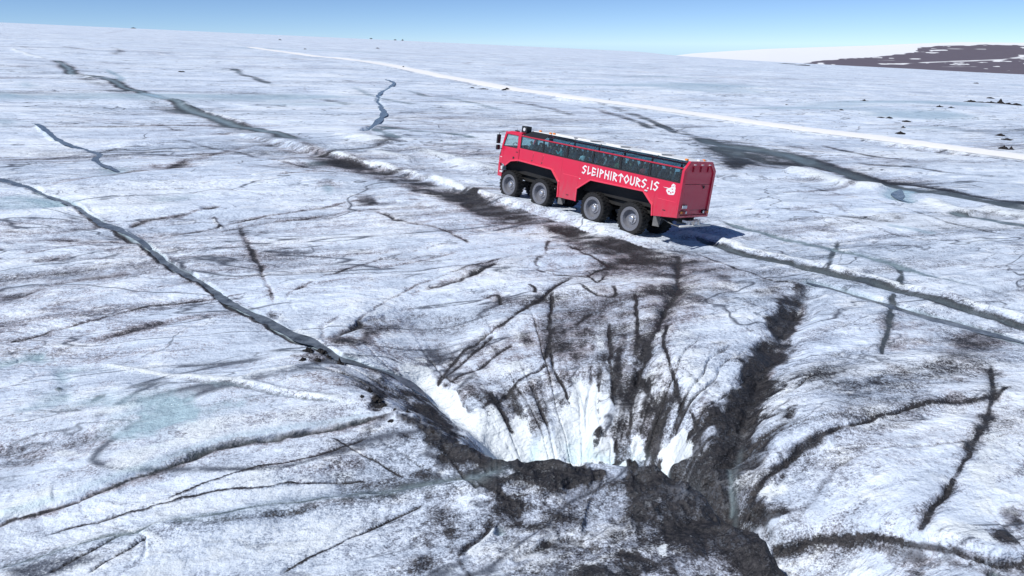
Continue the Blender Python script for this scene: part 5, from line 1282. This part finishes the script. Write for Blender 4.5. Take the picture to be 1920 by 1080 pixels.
for s in (1,):
    lett = empty('lettering', (0, 0, 0), bus)
    x = -1.26
    NAMES = {'.': 'letter_dot'}
    for ci, c in enumerate(TXT):
        wch = GL[c][0] * unit
        def st(bm):
            n = 0
            for pl in GL[c][1]:
                for a, b in zip(pl, pl[1:]):
                    ax, az = x - a[0] * wch, 2.92 + a[1] * 0.47; bx, bz = x - b[0] * wch, 2.92 + b[1] * 0.47
                    dx, dz = bx - ax, bz - az
                    box(bm, ((ax + bx) / 2, W + 0.005 + 0.0008 * n, (az + bz) / 2), (math.hypot(dx, dz) + 0.05, 0.008, 0.078), Matrix.Rotation(-math.atan2(dz, dx), 3, 'Y')); n += 1
        part(NAMES.get(c, 'letter_' + c.lower()), st, M['white'], lett)
        x -= wch + GAP * unit
# white emblem behind the lettering: a helmeted rider's round body with a lance to the left
emb = empty('emblem', (0, 0, 0), bus)
def blob(bm, cx, cz, rx, rz, y, n=24, wob=0.0):
    pts = [(cx + rx * (1 + wob * math.sin(5 * t + 1)) * math.cos(t), cz + rz * (1 + wob * math.sin(5 * t + 1)) * math.sin(t)) for t in np.linspace(0, 2 * math.pi, n, endpoint=False)]
    prism(bm, pts, y, y + 0.006)
def blob_part(name, cx, cz, rx, rz, y, mat, wob=0.0):
    part(name, lambda bm: blob(bm, cx, cz, rx, rz, y, 24, wob), mat, emb)
blob_part('emblem_body', -8.10, 3.06, 0.30, 0.19, W + 0.002, M['white'], 0.07)
blob_part('emblem_neck', -8.22, 3.24, 0.17, 0.15, W + 0.003, M['white'], 0.05)
blob_part('emblem_head', -8.22, 3.38, 0.13, 0.12, W + 0.0035, M['white'], 0.08)
part('emblem_lance', lambda bm: prism(bm, [(-7.52, 3.215), (-7.80, 3.225), (-8.10, 3.20), (-8.06, 3.12), (-7.86, 3.18)], W + 0.004, W + 0.010), M['white'], emb)
for cx, cz, r in ((-7.98, 3.04, 0.055), (-8.12, 2.99, 0.05), (-8.25, 3.05, 0.05), (-8.18, 3.20, 0.04), (-8.20, 3.36, 0.032), (-8.27, 3.40, 0.022)):
    blob_part('emblem_cutout', cx, cz, r, r * 0.75, W + 0.009, M['red'], 0.1)

# seats inside
def seat_bm():
    bm = bmesh.new()
    box(bm, (0, 0, -0.06), (0.48, 0.92, 0.14), None, 0.04)
    for y in (0.23, -0.23):
        box(bm, (-0.26, y, 0.34), (0.13, 0.43, 0.74), Matrix.Rotation(-0.16, 3, 'Y'), 0.05)
        box(bm, (-0.33, y, 0.76), (0.10, 0.26, 0.18), None, 0.04)
    box(bm, (0, 0, -0.26), (0.30, 0.20, 0.30))
    return bm
SEAT = mesh_of('seat', seat_bm(), M['seat'], False)
ROWS = [3.95 - 0.97 * k for k in range(13)]
for x in ROWS:
    for y in (0.86, -0.86):
        o = link('seat', SEAT, None, bus); o.location = (x, y, 3.28)

# ------------------------------------------------------------------ passengers: seated figures grown from one skeleton
def person_mesh(turn=0.0, lean=0.0, arm=0.0):
    V = [(0, 0, 0.10, .15), (0.0, 0, 0.30, .135), (0.02 + lean * .5, 0, 0.48, .155), (0.03 + lean, 0, 0.635, .055), (0.045 + lean, 0.01 * turn, 0.70, .075), (0.06 + lean, 0.02 * turn, 0.78, .098), (0.05 + lean, 0.02 * turn, 0.87, .07), (0.145 + lean, 0.05 * turn, 0.755, .022)]
    E = [(0, 1), (1, 2), (2, 3), (3, 4), (4, 5), (5, 6), (5, 7)]
    for s in (1, -1):
        b = len(V)
        up = arm if s > 0 else 0
        V += [(0.02 + lean * .5, s * 0.19, 0.545, .072), (0.10 + lean * .5, s * 0.24, 0.30 + 0.1 * up, .052), (0.32, s * 0.17, 0.20 + 0.38 * up, .036), (0.39, s * 0.155, 0.185 + 0.42 * up, .034)]
        E += [(2, b), (b, b + 1), (b + 1, b + 2), (b + 2, b + 3)]
        for f in range(4):
            k = len(V); yy = s * (0.13 + 0.018 * f); ln = (0.055, 0.068, 0.064, 0.048)[f]
            V += [(0.425, yy, 0.18 + 0.42 * up, .009), (0.425 + ln, yy, 0.165 + 0.42 * up, .008)]
            E += [(b + 3, k), (k, k + 1)]
        k = len(V); V += [(0.40, s * 0.105, 0.175 + 0.42 * up, .010), (0.43, s * 0.085, 0.165 + 0.42 * up, .009)]; E += [(b + 3, k), (k, k + 1)]
        h = len(V)
        V += [(0.06, s * 0.09, 0.08, .10), (0.45, s * 0.11, 0.11, .075), (0.47, s * 0.11, -0.33, .05), (0.60, s * 0.12, -0.37, .042)]
        E += [(0, h), (h, h + 1), (h + 1, h + 2), (h + 2, h + 3)]
    me = bpy.data.meshes.new('person'); me.from_pydata([v[:3] for v in V], E, []); me.update()
    o = bpy.data.objects.new('person_skeleton', me); COL.objects.link(o)
    md = o.modifiers.new('skin', 'SKIN'); md.use_smooth_shade = True
    sv = me.skin_vertices[0].data
    for i, v in enumerate(V): sv[i].radius = (v[3], v[3]); sv[i].use_root = (i == 0)
    o.modifiers.new('sub', 'SUBSURF').levels = 1
    dg = bpy.context.evaluated_depsgraph_get()
    res = bpy.data.meshes.new_from_object(o.evaluated_get(dg))
    bpy.data.objects.remove(o)
    res.name = 'person'
    res.materials.clear()
    for k in range(4): res.materials.append(M['trousers'])
    for p in res.polygons:
        c = p.center
        p.use_smooth = True
        if c.z > 0.64:
            p.material_index = 2 if (c.z > 0.825 or c.x < 0.025 + lean) else 1
        elif c.x > 0.335 and c.z > 0.145 and abs(c.y) > 0.07 and abs(c.y) < 0.22 and (c.x > 0.36 or c.z > 0.4): p.material_index = 1
        elif c.z < 0.17 and (c.x > 0.1 or c.z < 0.06): p.material_index = 3
        else: p.material_index = 0
    return res
PM = [person_mesh(0.6, 0.02), person_mesh(-0.5, -0.03), person_mesh(0.2, 0.06, 1.0)]
JK = {'black': (0.02, 0.02, 0.025), 'navy': (0.03, 0.05, 0.13), 'grey': (0.25, 0.26, 0.28), 'white': (0.75, 0.76, 0.77), 'teal': (0.10, 0.42, 0.42), 'red': (0.45, 0.04, 0.05), 'green': (0.12, 0.2, 0.1), 'light blue': (0.35, 0.55, 0.7)}
HR = [paint('hair_brown', (0.06, 0.035, 0.02), 0.6), paint('hair_black', (0.015, 0.013, 0.012), 0.5), paint('hair_fair', (0.35, 0.24, 0.12), 0.6), paint('hat_white', (0.6, 0.62, 0.64), 0.8)]
JM = {k: paint('jacket_' + k.replace(' ', '_'), v, 0.75, 0, 0.15) for k, v in JK.items()}
ORD = ['first', 'second', 'third', 'fourth', 'fifth', 'sixth', 'seventh', 'eighth', 'ninth', 'tenth', 'eleventh', 'twelfth', 'thirteenth']
BM = bus.matrix_world
def seat_person(k, y, col, pose, hair, label):
    o = bpy.data.objects.new('person', PM[pose]); COL.objects.link(o)
    o.matrix_world = BM @ Matrix.Translation((ROWS[k] + 0.02, y, 3.30)) @ Matrix.Rotation([0.15, -0.3, 0.5, 0.0, -0.1][(k + pose) % 5], 4, 'Z')
    for si, m in enumerate((JM[col], M['skin'], HR[hair], M['trousers'])):
        o.material_slots[si].link = 'OBJECT'; o.material_slots[si].material = m
    tag(o, label, 'person', 'passengers seated in the red bus')
for k, (col, pose, hair) in enumerate([('grey', 0, 2), ('black', 1, 0), ('navy', 0, 1), ('teal', 2, 3), ('black', 0, 0), ('white', 1, 1), ('navy', 2, 0), ('grey', 0, 3), ('green', 1, 1), ('black', 0, 2), ('red', 1, 0), ('navy', 0, 1), ('black', 1, 0)]):
    if k in (11,): continue
    seat_person(k, 1.08, col, pose, hair, f'person in {col} jacket on the {ORD[k]} window seat behind the cab, near side')
for k, col, pose, hair in ((0, 'light blue', 1, 1), (2, 'white', 0, 2), (3, 'black', 0, 1), (5, 'teal', 2, 0), (6, 'grey', 1, 3), (8, 'light blue', 0, 1), (9, 'navy', 1, 0), (10, 'white', 0, 1), (12, 'grey', 2, 2)):
    seat_person(k, -1.02, col, pose, hair, f'person in {col} jacket in the {ORD[k]} row from the cab, far side of bus')
